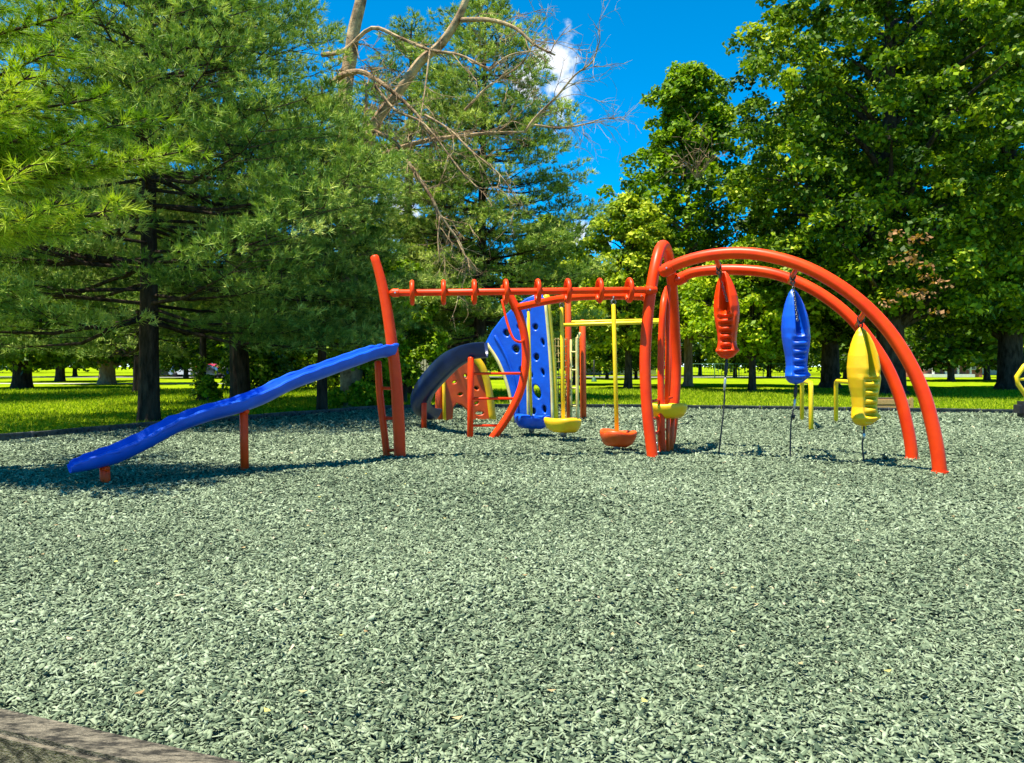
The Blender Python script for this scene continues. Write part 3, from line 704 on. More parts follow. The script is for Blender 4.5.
# right edge: yellow hexagonal climber bit and rocker
hx = empty('spring_rider', (13.5, 19.5, 0), 'yellow bent bar rider with a black and blue base, cut off by the right edge', 'spring rider')
Yd = 20.5
m = MB(); m.tube([P(1040, 356, Yd), P(1024, 366, Yd), P(1016.5, 377, Yd), P(1018, 384, Yd), P(1026, 396, Yd), P(1040, 402, Yd)], .06, 10); m.tube([P(1017, 379, Yd), P(1046, 379, Yd)], .045, 8); m.tube([P(1040, 356, Yd), P(1054, 377, Yd), P(1040, 402, Yd)], .06, 10)
m.build('frame', YPAINT, hx)
m = MB(); m.box(P(1034, 409, Yd), (.95, .45, .42), bev=.1); m.build('base', RUBBER, hx)
m = MB(); m.box(P(1030, 413, Yd)+Vector((0, -.25, 0)), (.62, .06, .16), bev=.03); m.build('panel', material('pale_blue', (.35, .5, .75), .4), hx)
m = MB(); m.tube([P(1034, 402, Yd), P(1034, 396, Yd)], .09, 10); m.build('spring', STEEL, hx)

# timber planter box behind border
WOOD = material('tan_wood', (.42, .22, .06), .8, (.62, .38, .15), 12, .4, 40, stretch=(1, 4, 8))
pl = empty('planter', (11.4, 24.0, 0), 'low tan timber box beside the far border behind the red arch legs', 'planter')
yd = 24.6; c_ = P(887, 406, yd)
for dz, ww in ((.10, 1.35), (.30, 1.25)):
    MB().box((c_.x, yd, dz), (ww, .55, .18), bev=.02).build('board', WOOD, pl)
MB().box((c_.x, yd, .40), (1.10, .40, .05), bev=.01).build('soil', material('soil', (.05, .035, .02), .95, (.1, .07, .04), 20, .5), pl)
for sx in (-1, 1): MB().box((c_.x+sx*.66, yd-.24, .21), (.10, .10, .46), bev=.01).build('corner_post', WOOD, pl)

# ------------------------------------------------------------------ vegetation
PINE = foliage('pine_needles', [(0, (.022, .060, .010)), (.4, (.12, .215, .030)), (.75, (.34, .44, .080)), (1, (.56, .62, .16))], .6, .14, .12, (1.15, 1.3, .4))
PINEY = foliage('young_pine_needles', [(0, (.05, .13, .006)), (.5, (.20, .34, .014)), (1, (.52, .60, .04))], .55, .25, .12, (1.2, 1.3, .4))
LEAF = foliage('leaves', [(0, (.016, .045, .003)), (.45, (.080, .155, .005)), (.8, (.24, .33, .010)), (1, (.48, .53, .03))], .5, .24, .15)
LEAFY = foliage('bright_leaves', [(0, (.03, .075, .003)), (.5, (.15, .26, .005)), (.85, (.31, .43, .008)), (1, (.46, .52, .02))], .5, .30, .15)
DRY = foliage('dry_leaves', [(0, (.16, .07, .03)), (1, (.42, .22, .09))], .7, .25)

def needles(Pt, Dv, size, K, wid, spread=.50, out=None):
    """every tuft a spray of K thin needles"""
    n_ = len(Pt); P_ = np.repeat(Pt, K, 0); D_ = np.repeat(Dv, K, 0); sz = np.repeat(size, K)*rng.uniform(.75, 1.1, n_*K)
    rnd = rng.normal(0, 1, (n_*K, 3)); rnd /= np.linalg.norm(rnd, axis=1)[:, None]
    d = D_*rng.uniform(.25, 1.0, n_*K)[:, None]+rnd*spread; d /= np.linalg.norm(d, axis=1)[:, None]
    o_ = rng.normal(0, 1, (n_*K, 3))
    if out is not None: o_ = o_*.38+np.repeat(out, K, 0)
    sd = np.cross(d, o_); sd /= np.linalg.norm(sd, axis=1)[:, None]+1e-9
    base = P_+D_*(rng.uniform(-.35, .1, n_*K)*sz)[:, None]
    wv = (wid*rng.uniform(.7, 1.2, n_*K))[:, None]
    V = np.stack([base-sd*wv, base+sd*wv, base+d*sz[:, None]-np.array([0, 0, 1])*(sz*.10)[:, None]], 1)
    return V.reshape(-1, 3)

def pine_tree(name_loc, h, h0, rad, n_br, tufts_per_m, size, K, wid, label, group, trunk_r=.3, lean=0, mat=PINE, barkm=BARK, power=.8, seed=1, shape=None, vbias=0, twl=.30, rz=0, plume=.6, whorl=1.15):
    rs = np.random.default_rng(seed)
    X, Y = name_loc
    th = empty('pine_tree', (X, Y, 0), label, 'tree', group, rz)
    tp = [Vector((0, 0, -.2)), Vector((lean*.12, 0, h*.15)), Vector((lean*.5, 0, h*.5)), Vector((lean, 0, h*.97))]
    tr = MB(); tr.tube([Vector((0, 0, -.1)), Vector((0, 0, .25)), Vector((lean*.03, 0, 1.2))]+tp[1:], [trunk_r*1.3, trunk_r*1.1, trunk_r, trunk_r*.92, trunk_r*.55, .04], 12, sub=3)
    tuftP, tuftD, tvar, tout = [], [], [], []
    lb = MB(); Z = np.array([0, 0, 1.])
    for i in range(n_br):
        u = (i+rs.random()*.7)/n_br; nw = max(3, int((h-h0)/whorl)); z = h0+(h-h0)*(int(u*nw)+.18*rs.normal())/nw; z = max(z, h0*.9)
        if shape: Lr = np.interp(u, [a for a, _ in shape], [b for _, b in shape])*rad
        else: Lr = rad*(1-u)**power
        Lr *= rs.uniform(.72, 1.12); Lr = max(Lr, .5)
        az = i*2.399+rs.uniform(-.4, .4)
        el = rs.uniform(-.12, .12)+.35*u
        d = np.array([cos(az)*cos(el), sin(az)*cos(el), sin(el)])
        p0 = np.array([lean*z/h, 0, z]); side = np.array([-sin(az), cos(az), 0])
        sag = rs.uniform(.02, .10)*Lr
        def bp(t): return p0+d*Lr*t+np.array([0, 0, 1])*(-sag*sin(pi*t*.9)*1.2+sag*.9*t**3)
        lb.tube([Vector(bp(t)) for t in (0, .35, .7, .95)], [trunk_r*.17*(1-u*.6)*min(1, Lr/4)+.010, .018+.005*Lr, .011, .006], 5, sub=1, cap=False)
        npl = int(Lr*2.1)+2; bv = rs.uniform(-.14, .14)
        for j in range(npl):
            t = 1.0 if j == 0 else .20+.78*(j+rs.random()*.8)/npl
            sgn = 1 if j % 2 else -1; off = 0 if j == 0 else Lr*twl*(1.25-t*.75)*rs.uniform(.45, 1.1)
            q0 = bp(t*.96); pd = d*rs.uniform(.6, .9)+side*sgn*(0 if j == 0 else rs.uniform(.5, 1)); pd /= np.linalg.norm(pd)
            pc = q0+pd*off+Z*rs.uniform(-.10, .32); pr = plume*rs.uniform(.55, 1.1)*(1-.3*u)
            lb.tube([Vector(q0), Vector(pc)], [.013, .005], 4, cap=False)
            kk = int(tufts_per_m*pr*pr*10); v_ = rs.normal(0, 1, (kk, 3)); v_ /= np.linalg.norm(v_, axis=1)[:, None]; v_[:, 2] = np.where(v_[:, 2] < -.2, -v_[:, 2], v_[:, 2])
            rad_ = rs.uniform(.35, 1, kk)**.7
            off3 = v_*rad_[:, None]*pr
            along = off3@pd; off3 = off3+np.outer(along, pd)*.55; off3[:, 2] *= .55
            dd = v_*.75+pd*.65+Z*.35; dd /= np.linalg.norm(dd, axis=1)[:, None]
            tuftP.extend(pc+off3); tout.extend(v_*.55+Z*.55); tuftD.extend(dd); tvar.extend(bv*.6+rs.normal(0, .15)+(rad_-.8)*.7)  # inner needles darker: older growth, plus plume shade put into the colour
    tuftP = np.array(tuftP); tuftD = np.array(tuftD); n_ = len(tuftP)
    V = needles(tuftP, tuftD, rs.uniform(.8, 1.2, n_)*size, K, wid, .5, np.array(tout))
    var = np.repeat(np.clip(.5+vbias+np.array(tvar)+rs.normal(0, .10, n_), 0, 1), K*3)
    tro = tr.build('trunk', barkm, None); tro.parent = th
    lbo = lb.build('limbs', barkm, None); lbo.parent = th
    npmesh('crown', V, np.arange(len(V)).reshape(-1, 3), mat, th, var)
    return th, n_*K

tot = 0
X0 = lambda px, Y: (px-512)/F*Y
# A: big dark pine, trunk at 145
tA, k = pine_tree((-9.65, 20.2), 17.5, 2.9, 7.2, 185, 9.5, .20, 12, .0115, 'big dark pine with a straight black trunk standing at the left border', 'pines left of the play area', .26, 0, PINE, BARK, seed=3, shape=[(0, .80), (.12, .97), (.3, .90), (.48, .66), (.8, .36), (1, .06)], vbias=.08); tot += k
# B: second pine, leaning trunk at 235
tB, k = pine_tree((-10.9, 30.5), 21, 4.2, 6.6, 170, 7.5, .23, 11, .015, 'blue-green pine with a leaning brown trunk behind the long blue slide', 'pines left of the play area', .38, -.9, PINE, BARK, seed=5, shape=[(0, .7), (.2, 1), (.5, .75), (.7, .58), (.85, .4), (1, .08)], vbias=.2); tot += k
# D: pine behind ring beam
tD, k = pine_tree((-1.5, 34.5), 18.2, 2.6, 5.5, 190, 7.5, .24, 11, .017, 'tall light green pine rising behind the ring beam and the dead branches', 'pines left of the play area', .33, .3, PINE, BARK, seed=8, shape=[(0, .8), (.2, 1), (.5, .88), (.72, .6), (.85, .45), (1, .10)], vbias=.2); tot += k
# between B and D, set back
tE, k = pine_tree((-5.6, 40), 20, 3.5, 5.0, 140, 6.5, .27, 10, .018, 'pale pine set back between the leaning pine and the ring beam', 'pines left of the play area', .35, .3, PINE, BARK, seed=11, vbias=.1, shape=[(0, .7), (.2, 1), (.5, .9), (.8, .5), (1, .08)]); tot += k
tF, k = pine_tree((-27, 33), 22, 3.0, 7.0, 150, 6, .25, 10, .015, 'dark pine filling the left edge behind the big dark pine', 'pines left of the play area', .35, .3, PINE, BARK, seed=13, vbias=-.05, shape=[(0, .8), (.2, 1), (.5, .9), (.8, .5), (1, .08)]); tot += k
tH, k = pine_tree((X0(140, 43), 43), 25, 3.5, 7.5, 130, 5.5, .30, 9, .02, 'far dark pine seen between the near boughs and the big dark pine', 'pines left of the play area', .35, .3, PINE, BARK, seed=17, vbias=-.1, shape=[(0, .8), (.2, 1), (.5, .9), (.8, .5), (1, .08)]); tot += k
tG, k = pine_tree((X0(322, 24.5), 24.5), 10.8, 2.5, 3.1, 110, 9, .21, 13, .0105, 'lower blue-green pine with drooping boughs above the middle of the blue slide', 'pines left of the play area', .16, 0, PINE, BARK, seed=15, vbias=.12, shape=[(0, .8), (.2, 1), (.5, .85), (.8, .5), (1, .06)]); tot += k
print('needles', tot)

# C: near pine just outside the left edge, its boughs reaching in
tc_ = empty('pine_tree', (-8.6, 9.6, 0), 'near pine whose bright yellow-green boughs reach in at the upper left edge', 'tree', 'pines left of the play area')
MB().tube([(-8.6, 9.6, -.1), (-8.6, 9.6, .4), (-8.6, 9.6, 5), (-8.5, 9.6, 11)], [.34, .26, .2, .05], 12, sub=3).build('trunk', BARK, tc_)
lm = MB(); TP, TD, TV = [], [], []
def bough(start, end, spread, dens, sag=.15, br=0, tipup=.2):
    s, e_ = np.array(start), np.array(end); Lr = np.linalg.norm(e_-s); d = (e_-s)/Lr; side = np.cross(d, [0, 0, 1]); side /= np.linalg.norm(side)
    f = lambda t: s+(e_-s)*t+np.array([0, 0, -sag*Lr*sin(pi*t)])
    lm.tube([Vector(f(t)) for t in (0, .3, .6, .85, 1)], [.05, .035, .025, .014, .007], 7, sub=3)
    ntw = int(Lr*7)
    for j in range(ntw):
        t = .2+.8*(j+random.random())/ntw; sg = 1 if j % 2 else -1; tl = spread*(1.2-t)*random.uniform(.5, 1.1)+.1
        td = d*random.uniform(.5, .9)+side*sg*random.uniform(.4, .9)+np.array([0, 0, random.uniform(-.1, .25)]); td /= np.linalg.norm(td); q0 = f(t)
        lm.tube([Vector(q0), Vector(q0+td*tl)], [.010, .004], 5, cap=False)
        kk = max(2, int(tl*dens))
        for m_ in range(kk):
            s_ = (m_+.6)/kk; dd = td+np.array([0, 0, tipup])+rng.normal(0, .22, 3)
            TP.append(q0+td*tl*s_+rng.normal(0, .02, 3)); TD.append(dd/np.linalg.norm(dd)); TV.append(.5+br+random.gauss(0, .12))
st = lambda z: (-8.6, 9.6, z)
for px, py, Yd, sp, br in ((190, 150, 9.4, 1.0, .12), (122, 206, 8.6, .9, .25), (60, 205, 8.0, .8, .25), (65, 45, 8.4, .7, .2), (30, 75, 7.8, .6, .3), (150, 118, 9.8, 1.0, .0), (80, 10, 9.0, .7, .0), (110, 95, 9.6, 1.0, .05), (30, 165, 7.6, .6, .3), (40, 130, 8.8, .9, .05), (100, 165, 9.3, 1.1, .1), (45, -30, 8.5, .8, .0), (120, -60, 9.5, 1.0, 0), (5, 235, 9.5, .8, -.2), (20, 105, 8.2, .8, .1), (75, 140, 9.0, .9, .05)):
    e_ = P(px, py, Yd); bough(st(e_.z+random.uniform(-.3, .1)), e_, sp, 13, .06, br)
for i in range(6):
    az = R(random.uniform(0, 360)); z = random.uniform(7.5, 10.5); Lr = 3.4*(1-(z-4)/8); 
    if cos(az) > .3 and z < 7: continue
    bough(st(z), (-8.6+cos(az)*Lr, 9.6+sin(az)*Lr, z+.3), .8, 6, .05, -.1)
lm.tube([(-8.6, 9.6, 2.0), (-8.58, 9.6, 5), (-8.52, 9.6, 10.8)], .045, 6)
lm.build('limbs', BARK, tc_)
TP, TD = np.array(TP), np.array(TD); K = 24
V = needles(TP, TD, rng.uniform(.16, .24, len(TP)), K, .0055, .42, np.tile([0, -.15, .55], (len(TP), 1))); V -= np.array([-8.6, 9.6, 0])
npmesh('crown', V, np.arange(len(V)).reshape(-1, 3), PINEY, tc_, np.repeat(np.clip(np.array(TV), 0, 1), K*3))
print('C', len(TP)*K)

def leaves_at(Cn, Rn, per, size, rs, up=.75):
    """leaf faces spread over clump shells; Cn centres, Rn radii"""
    n_ = len(Cn); idx = np.repeat(np.arange(n_), per); k = len(idx)
    d = rs.normal(0, 1, (k, 3)); d /= np.linalg.norm(d, axis=1)[:, None]; d[:, 2] = np.where(d[:, 2] < -.45, -d[:, 2]*.6, d[:, 2])
    r_ = (Rn[idx]*(.45+.6*rs.random(k)**.6))[:, None]; p = Cn[idx]+d*r_*np.array([1, 1, .8])
    # twig-wise bunching
    p += rs.normal(0, .07, (k, 3))*Rn[idx][:, None]
    nrm = rs.normal(0, 1, (k, 3))*.6+d*.6+np.array([0, 0, up*.75]); nrm /= np.linalg.norm(nrm, axis=1)[:, None]
    u_ = np.cross(nrm, rs.normal(0, 1, (k, 3))); u_ /= np.linalg.norm(u_, axis=1)[:, None]; v_ = np.cross(nrm, u_)
    sz = (size*rs.uniform(.6, 1.25, k))[:, None]
    V = np.stack([p-u_*sz*.55, p-v_*sz*.36-nrm*sz*.08, p+u_*sz*.55, p+v_*sz*.36-nrm*sz*.08], 1)
    return V.reshape(-1, 3), idx, p
def leaf_tree(loc, h, h0, rad, nclump, per, size, label, group=None, mat=LEAF, trunk_r=.35, seed=1, shape=None, barkm=BARKG, clr=1.3, lean=(0, 0), vb=0, name='broadleaf_tree', squash=1, cat='tree', fill=.5):
    rs = np.random.default_rng(seed); th = empty(name, (loc[0], loc[1], 0), label, cat, group)
    shape = shape or [(0, .55), (.2, .92), (.45, 1), (.75, .78), (.92, .45), (1, .12)]
    Cn, Rn = [], []
    for i in range(nclump):
        u = (i+rs.random())/nclump; z = h0+(h-h0)*u; rr = np.interp(u, [a for a, _ in shape], [b for _, b in shape])*rad
        az = i*2.399+rs.uniform(-.5, .5); q = rs.random()**fill
        cr = clr*rs.uniform(.65, 1.25)*(1-.35*u)
        rd = max(0, rr-cr*.6)*q*rs.uniform(.85, 1.15)
        Cn.append([cos(az)*rd+lean[0]*u, sin(az)*rd*squash+lean[1]*u, z]); Rn.append(cr)
    Cn, Rn = np.array(Cn), np.array(Rn)
    V, idx, p = leaves_at(Cn, Rn, per, size, rs)
    cv = rs.normal(0, .17, nclump); var = np.clip(.45+vb+cv[idx]+rs.normal(0, .2, len(idx)), 0, 1)
    tr = MB(); sp_ = h0+(h-h0)*.25
    tr.tube([Vector((0, 0, -.1)), Vector((0, 0, .2)), Vector((.02, 0, min(1.2, h*.2))), Vector((lean[0]*.3, lean[1]*.3, h0+(h-h0)*.3)), Vector((lean[0]*.9, lean[1]*.9, h*.92))], [trunk_r*1.5, trunk_r*1.2, trunk_r, trunk_r*.7, .03], 12, sub=3)
    tro = tr.build('trunk', barkm); tro.parent = th
    lb = MB()
    for i in range(0, nclump, max(1, nclump//60)):
        c_ = Vector(Cn[i]); z0 = max(h0*.8, c_.z-rs.uniform(.25, .6)*math.hypot(c_.x, c_.y)-.5); s = Vector((lean[0]*z0/h, lean[1]*z0/h, z0)); md = s.lerp(c_, .5)+Vector((0, 0, .12*(c_-s).length))
        lb.tube([s, md, c_], [trunk_r*.28, trunk_r*.16, .02], 6, sub=3, cap=False)
    lbo = lb.build('limbs', barkm); lbo.parent = th
    npmesh('crown', V, np.arange(len(V)).reshape(-1, 4), mat, th, np.repeat(var, 4))
    return th
def X(px, Y): return (px-512)/F*Y
# right big tree
J = leaf_tree((X(890, 40), 40), 25, 4.0, 8.6, 900, 120, .27, 'huge dark broadleaf tree with a thick trunk filling the right side behind the red arches', 'broadleaf trees right of the play area', trunk_r=.75, seed=21, clr=.95, shape=[(0, .6), (.15, .9), (.4, 1), (.8, .9), (1, .4)])
J2 = leaf_tree((X(1010, 46), 46), 26, 3.5, 8.5, 700, 105, .31, 'broad leafy tree at the right edge behind the huge dark tree', 'broadleaf trees right of the play area', trunk_r=.7, seed=22, clr=1.05)
J3 = leaf_tree((X(830, 52), 52), 21, 3.2, 6.3, 420, 115, .32, 'dark broadleaf tree with a black trunk right behind the blue pod', 'broadleaf trees right of the play area', trunk_r=.6, seed=23, clr=1.05)
I_ = leaf_tree((X(688, 56), 56), 23.2, 4.0, 6.6, 420, 115, .33, 'pointed bright green broadleaf tree standing alone against the blue sky', 'broadleaf trees right of the play area', mat=LEAFY, trunk_r=.32, seed=24, clr=1.05, vb=-.05, barkm=BARKT,
                shape=[(0, .7), (.2, .9), (.45, 1), (.6, .78), (.72, .55), (.9, .48), (1, .2)])
K1 = leaf_tree((X(628, 50), 50), 12.5, 2.6, 4.3, 200, 110, .29, 'rounded green tree at the foot of the pointed tree, behind the yellow overhead bars', 'broadleaf trees right of the play area', mat=LEAF, trunk_r=.25, seed=25, clr=.9, vb=.32)
K2 = leaf_tree((X(752, 44), 44), 8.6, 2.2, 4.4, 180, 110, .27, 'low bright green tree behind the red and blue pods', 'broadleaf trees right of the play area', mat=LEAFY, trunk_r=.2, seed=26, clr=.85, vb=.25)
K3 = leaf_tree((X(576, 60), 60), 9.5, 2.2, 4.6, 70, 220, .34, 'small round tree between the tall pine and the pointed tree', 'broadleaf trees right of the play area', mat=LEAF, trunk_r=.25, seed=27, clr=1.2, vb=.25)
# shrub by the slide
E1 = leaf_tree((X(368, 27.5), 27.5), 6.4, .9, 1.9, 70, 220, .17, 'slender bright green maple growing just behind the top of the blue slide', None, mat=LEAFY, trunk_r=.08, seed=31, clr=.55, vb=.1, shape=[(0, .7), (.3, 1), (.6, .9), (1, .3)])
E2 = leaf_tree((X(405, 31), 31), 5.6, .8, 1.9, 50, 220, .18, 'bright green sapling to the right of the slender maple', None, mat=LEAFY, trunk_r=.08, seed=32, clr=.6, vb=.05)
# far left broadleaf trees
for i, (px, Y, hh, rr, vb, mt, lab, br, tr_) in enumerate(((107, 62, 17, 6.5, 0, LEAF, 'far broadleaf tree with a sunlit tan trunk left of the big dark pine', BARKT, .6), (22, 50, 15, 6.5, .05, LEAF, 'dark spreading broadleaf tree at the far left edge of the lawn', BARK, .55), (60, 72, 15, 7, 0, LEAF, 'far tree with low drooping leaves between the tan trunk and the left edge', BARKG, .4), (285, 70, 13, 6, .1, LEAFY, 'bright far tree beyond the parked cars, behind the leaning pine', BARKG, .4))):
    leaf_tree((X(px, Y), Y), hh, 1.5, rr, 230, 95, .36, lab, 'broadleaf trees on the far left lawn', mat=mt, trunk_r=tr_, seed=40+i, clr=1.2, vb=vb, barkm=br)
# distant trees one behind another: three grown, the rest copies
far = []
for i in range(3):
    far.append(leaf_tree((0, 100, 0), 17+2*i, 1.6, 7.5, 100, 115, .60, 'x', 'distant trees along the far side of the lawn', mat=(LEAF, LEAFY, LEAF)[i], trunk_r=.30, seed=60+i, clr=2.0, vb=.0, name='distant_tree'))
DL = dict([(-60, 'distant tree just outside the left edge of the lawn view'), (15, 'distant tree at the far left, behind the dark spreading tree'), (75, 'distant tree left of the tan trunk'), (140, 'distant tree hidden partly by the big dark pine trunk'), (215, 'distant tree behind the red parked car'), (186, 'distant tree with low leaves hanging over the white van-like car'), (152, 'distant tree over the tan stone house'), (265, 'distant tree just right of the leaning pine trunk'), (315, 'distant tree behind the middle of the blue slide'),
 (350, 'distant tree behind the slender maple'), (395, 'distant tree behind the left red post'), (437, 'distant tree behind the navy curved slide'), (470, 'distant tree behind the orange climbing wall'), (520, 'distant tree behind the blue climbing wall'), (548, 'distant tree behind the rope net'), (636, 'small dark tree on the lawn between the yellow rod and the tall arch'), (660, 'distant tree behind the tall narrow arch'),
 (735, 'distant tree between the red and blue pods'), (769, 'distant tree just left of the blue pod'), (800, 'distant tree just right of the blue pod'), (845, 'distant thin-trunked tree just left of the yellow pod'), (925, 'distant tree behind the brick house'), (1040, 'distant tree just past the right edge'), (700, 'distant tree behind the green fence below the red pod'), (575, 'distant tree left of the thin dark post'), (880, 'distant tree between the yellow pod and the red arch legs'), (1000, 'distant tree behind the cream house')])
spots = [(-60, 85), (15, 100), (75, 110), (140, 118), (215, 118), (186, 90), (152, 108), (265, 95), (315, 88), (350, 100), (395, 80), (437, 92), (470, 84), (520, 105), (548, 90), (607, 84), (636, 88), (660, 112), (735, 92), (769, 96), (800, 125), (845, 88), (925, 105), (951, 74), (987, 78), (1040, 95), (700, 120), (575, 125), (880, 120), (1000, 125)]
for i, (px, Y) in enumerate(spots):
    o = far[i] if i < 3 else copy_tree(far[i % 3])
    o.location = (X(px, Y), Y, 0); o.rotation_euler = (0, 0, i*1.7); s = random.uniform(.75, 1.0); o.scale = (s, s, s*random.uniform(.8, 1.1))
    if px in (607, 636): o.scale = (.62, .62, .6)
    o['label'] = DL.get(px) or {607: 'small dark tree on the lawn just left of the yellow rod of the orange-red step', 951: 'distant tree with a dark trunk just right of the red arch legs', 987: 'distant tree with a wide flared trunk near the right edge'}.get(px, 'distant green tree standing along the far side of the lawn')
rs = np.random.default_rng(77); cc, rr = [], []
for i in range(520):
    x_ = rs.uniform(-190, 190); y_ = 150+rs.uniform(-6, 30)+.0006*x_*x_; top_ = 9+5*sin(x_*.07)+3*sin(x_*.21+1)
    cc.append([x_, y_, rs.uniform(.8, max(4, top_))]); rr.append(rs.uniform(2.0, 3.6))
V, idx, p = leaves_at(np.array(cc), np.array(rr), 75, 1.15, rs)
o = npmesh('far_woods', V.reshape(-1, 3), np.arange(len(V)).reshape(-1, 4), LEAF, var=np.repeat(np.clip(.35+rs.normal(0, .22, len(idx)), 0, 1), 4)); tag(o, 'continuous green band of far-off woods closing the view beyond the lawn', 'woods', kind='stuff')
# understory shrubs
def shrub(px, Y, h, r, lab, mt, vb=0, seed=1, n_=14):
    return leaf_tree((X(px, Y), Y), h, .1, r, n_, 160, .15 if Y < 40 else .3, lab, 'shrubs and weeds at the lawn edge', mat=mt, trunk_r=.03, seed=seed, clr=r*.42, vb=vb, name='shrub', cat='shrub', shape=[(0, .9), (.4, 1), (.8, .7), (1, .3)])
shrub(362, 26.3, .8, .8, 'low leafy weeds at the foot of the slender maple', LEAFY, .1, 71)
shrub(338, 27, .55, .7, 'low weeds on the lawn left of the slender maple', LEAFY, .1, 72)
shrub(383, 26.6, 1.1, .7, 'knee-high shrub behind the slide ladder', LEAFY, 0, 73)
shrub(208, 32, 1.0, .6, 'leafy vine clump around the thin vine-covered trunk', LEAFY, .1, 74)
for i, px in enumerate((250, 290, 330, 372)): shrub(px, 46+i*3, 3.2, 2.4, ['bushy thicket right of the leaning pine trunk', 'bushy thicket behind the middle of the blue slide', 'bushy thicket behind the upper part of the blue slide', 'dark bushy thicket behind the slender maple'][i], LEAF, .05, 80+i, 26)
# thin vine covered trunk
t = empty('vine_covered_tree', (X(202, 32.5), 32.5, 0), 'thin dark tree trunk with vines on its foot between the two pine trunks', 'tree')
MB().tube([(X(202, 32.5), 32.5, -.1), (X(202, 32.5), 32.5, .5), (X(203, 32.5), 32.5, 3), (X(200, 32.5), 32.5, 7)], [.26, .17, .13, .08], 10, sub=3).build('trunk', BARK, t)
rs = np.random.default_rng(5); cc = np.array([[X(202, 32.5)+rs.normal(0, .12), 32.3+rs.normal(0, .1), z] for z in np.linspace(.2, 1.7, 12)]); V, idx, p = leaves_at(cc, np.full(12, .33), 60, .14, rs); V -= np.array(t.location)
npmesh('vine', V, np.arange(len(V)).reshape(-1, 4), LEAF, t, np.repeat(rs.random(len(idx)), 4))
# dry brown leaves: a dead sprig on the huge tree
rs = np.random.default_rng(9); cc = np.array([list(P(x+rs.normal(0, 9), y+rs.normal(0, 9), 31.3+rs.uniform(-.5, .5))) for x, y in ((905, 262), (925, 268), (938, 282), (930, 258), (890, 282), (912, 300), (942, 300), (925, 285), (899, 240), (920, 250), (915, 275), (930, 310), (905, 290), (922, 240))])
V, idx, p = leaves_at(cc, np.full(len(cc), .42), 16, .20, rs); V -= np.array(J.location); npmesh('dry_leaves', V, np.arange(len(V)).reshape(-1, 4), DRY, J, np.repeat(rs.random(len(idx)), 4))

# dead bare tree
dt = empty('dead_tree', (X(350, 27), 27, 0), 'bare dead tree with tan forked limbs and tangled twigs reaching right over the pines', 'tree')
limb = MB(); tw = MB()
def Pz(pts, Y): return [P(x, y, Y+dy) for x, y, dy in pts]
def limb_(pts, rads): limb.tube(pts, [q*.95 for q in rads], 9, sub=4, cap=True)
def twig(p, d, Ln, r_, depth):
    p = Vector(p); pts = [p]; dd = d.normalized()
    nseg = 4
    for i in range(nseg):
        dd = (dd+Vector((random.gauss(0, .16), random.gauss(0, .16), random.gauss(0, .16)-.03))).normalized(); pts.append(pts[-1]+dd*Ln/nseg)
    tw.tube(pts, [r_*(1-.17*i) for i in range(nseg+1)], 4, sub=2, cap=False)
    if depth > 0:
        for i in range(random.randint(2, 4)):
            k_ = random.randint(1, nseg); q = (dd+Vector((random.gauss(0, .6), random.gauss(0, .5), random.gauss(0, .6)))).normalized()
            twig(pts[k_], q, Ln*random.uniform(.45, .75), r_*.62, depth-1)
limb_([Vector((X(352, 27), 27, -.1)), Vector((X(350, 27), 27, 3)), *Pz([(347, 230, 0), (346, 150, 0), (345, 95, 0), (350, 60, 0), (354, 30, 0), (361, 0, 0), (368, -40, .3), (380, -110, .5)], 27)], [.45, .38, .33, .30, .27, .25, .23, .21, .16, .08])
limb_(Pz([(352, 200, 0), (372, 130, -.3), (398, 93, -.8), (420, 62, -1), (440, 45, -1.2), (456, 22, -1.3), (466, 0, -1.4), (480, -40, -1.4)], 27), [.24, .22, .18, .17, .16, .14, .12, .05])
main = [([(331, 84, -1), (345, 74, -1.4), (362, 72, -1.6), (380, 82, -1.8), (400, 98, -2), (418, 116, -2.2), (430, 135, -2.4)], .12),
 ([(322, 55, -.6), (345, 50, -.6), (372, 28, -1), (400, 38, -1.3), (430, 50, -1.6), (460, 55, -2), (490, 70, -2.4)], .09),
 ([(462, 20, -1.4), (490, 20, -1.8), (515, 28, -2), (535, 45, -2.2), (555, 55, -2.4)], .09),
 ([(365, 166, -.5), (390, 152, -1), (420, 142, -1.5), (450, 137, -2), (490, 133, -2.2), (525, 132, -2.4)], .11),
 ([(367, 128, -1.2), (395, 142, -1.6), (410, 165, -2), (430, 195, -2.3), (440, 215, -2.4), (458, 240, -2.5), (465, 256, -2.5)], .09),
 ([(352, 158, -.8), (362, 138, -1.2), (366, 110, -1.4), (366, 86, -1.5)], .10),
 ([(375, 85, -1.8), (395, 110, -2.2), (425, 125, -2.5), (460, 170, -2.8), (480, 190, -3)], .06),
 ([(525, 132, -2.4), (535, 118, -2.6), (558, 95, -2.9), (575, 75, -3), (592, 62, -3.2), (600, 40, -3.4)], .05),
 ([(430, 50, -1.6), (425, 90, -2), (420, 120, -2.4)], .04),
 ([(535, 125, -2.6), (560, 128, -2.9), (585, 124, -3.1), (605, 118, -3.3)], .04),
 ([(440, 215, -2.4), (438, 240, -2.5), (440, 262, -2.6)], .04),
 ([(425, 115, -2.3), (450, 130, -2.6), (470, 150, -2.9), (500, 175, -3.2), (520, 205, -3.3)], .045),
 ([(490, 70, -2.4), (510, 55, -2.6), (540, 50, -2.8)], .04),
 ([(465, 110, -2), (490, 85, -2.3), (520, 65, -2.6), (535, 40, -2.8)], .05)]
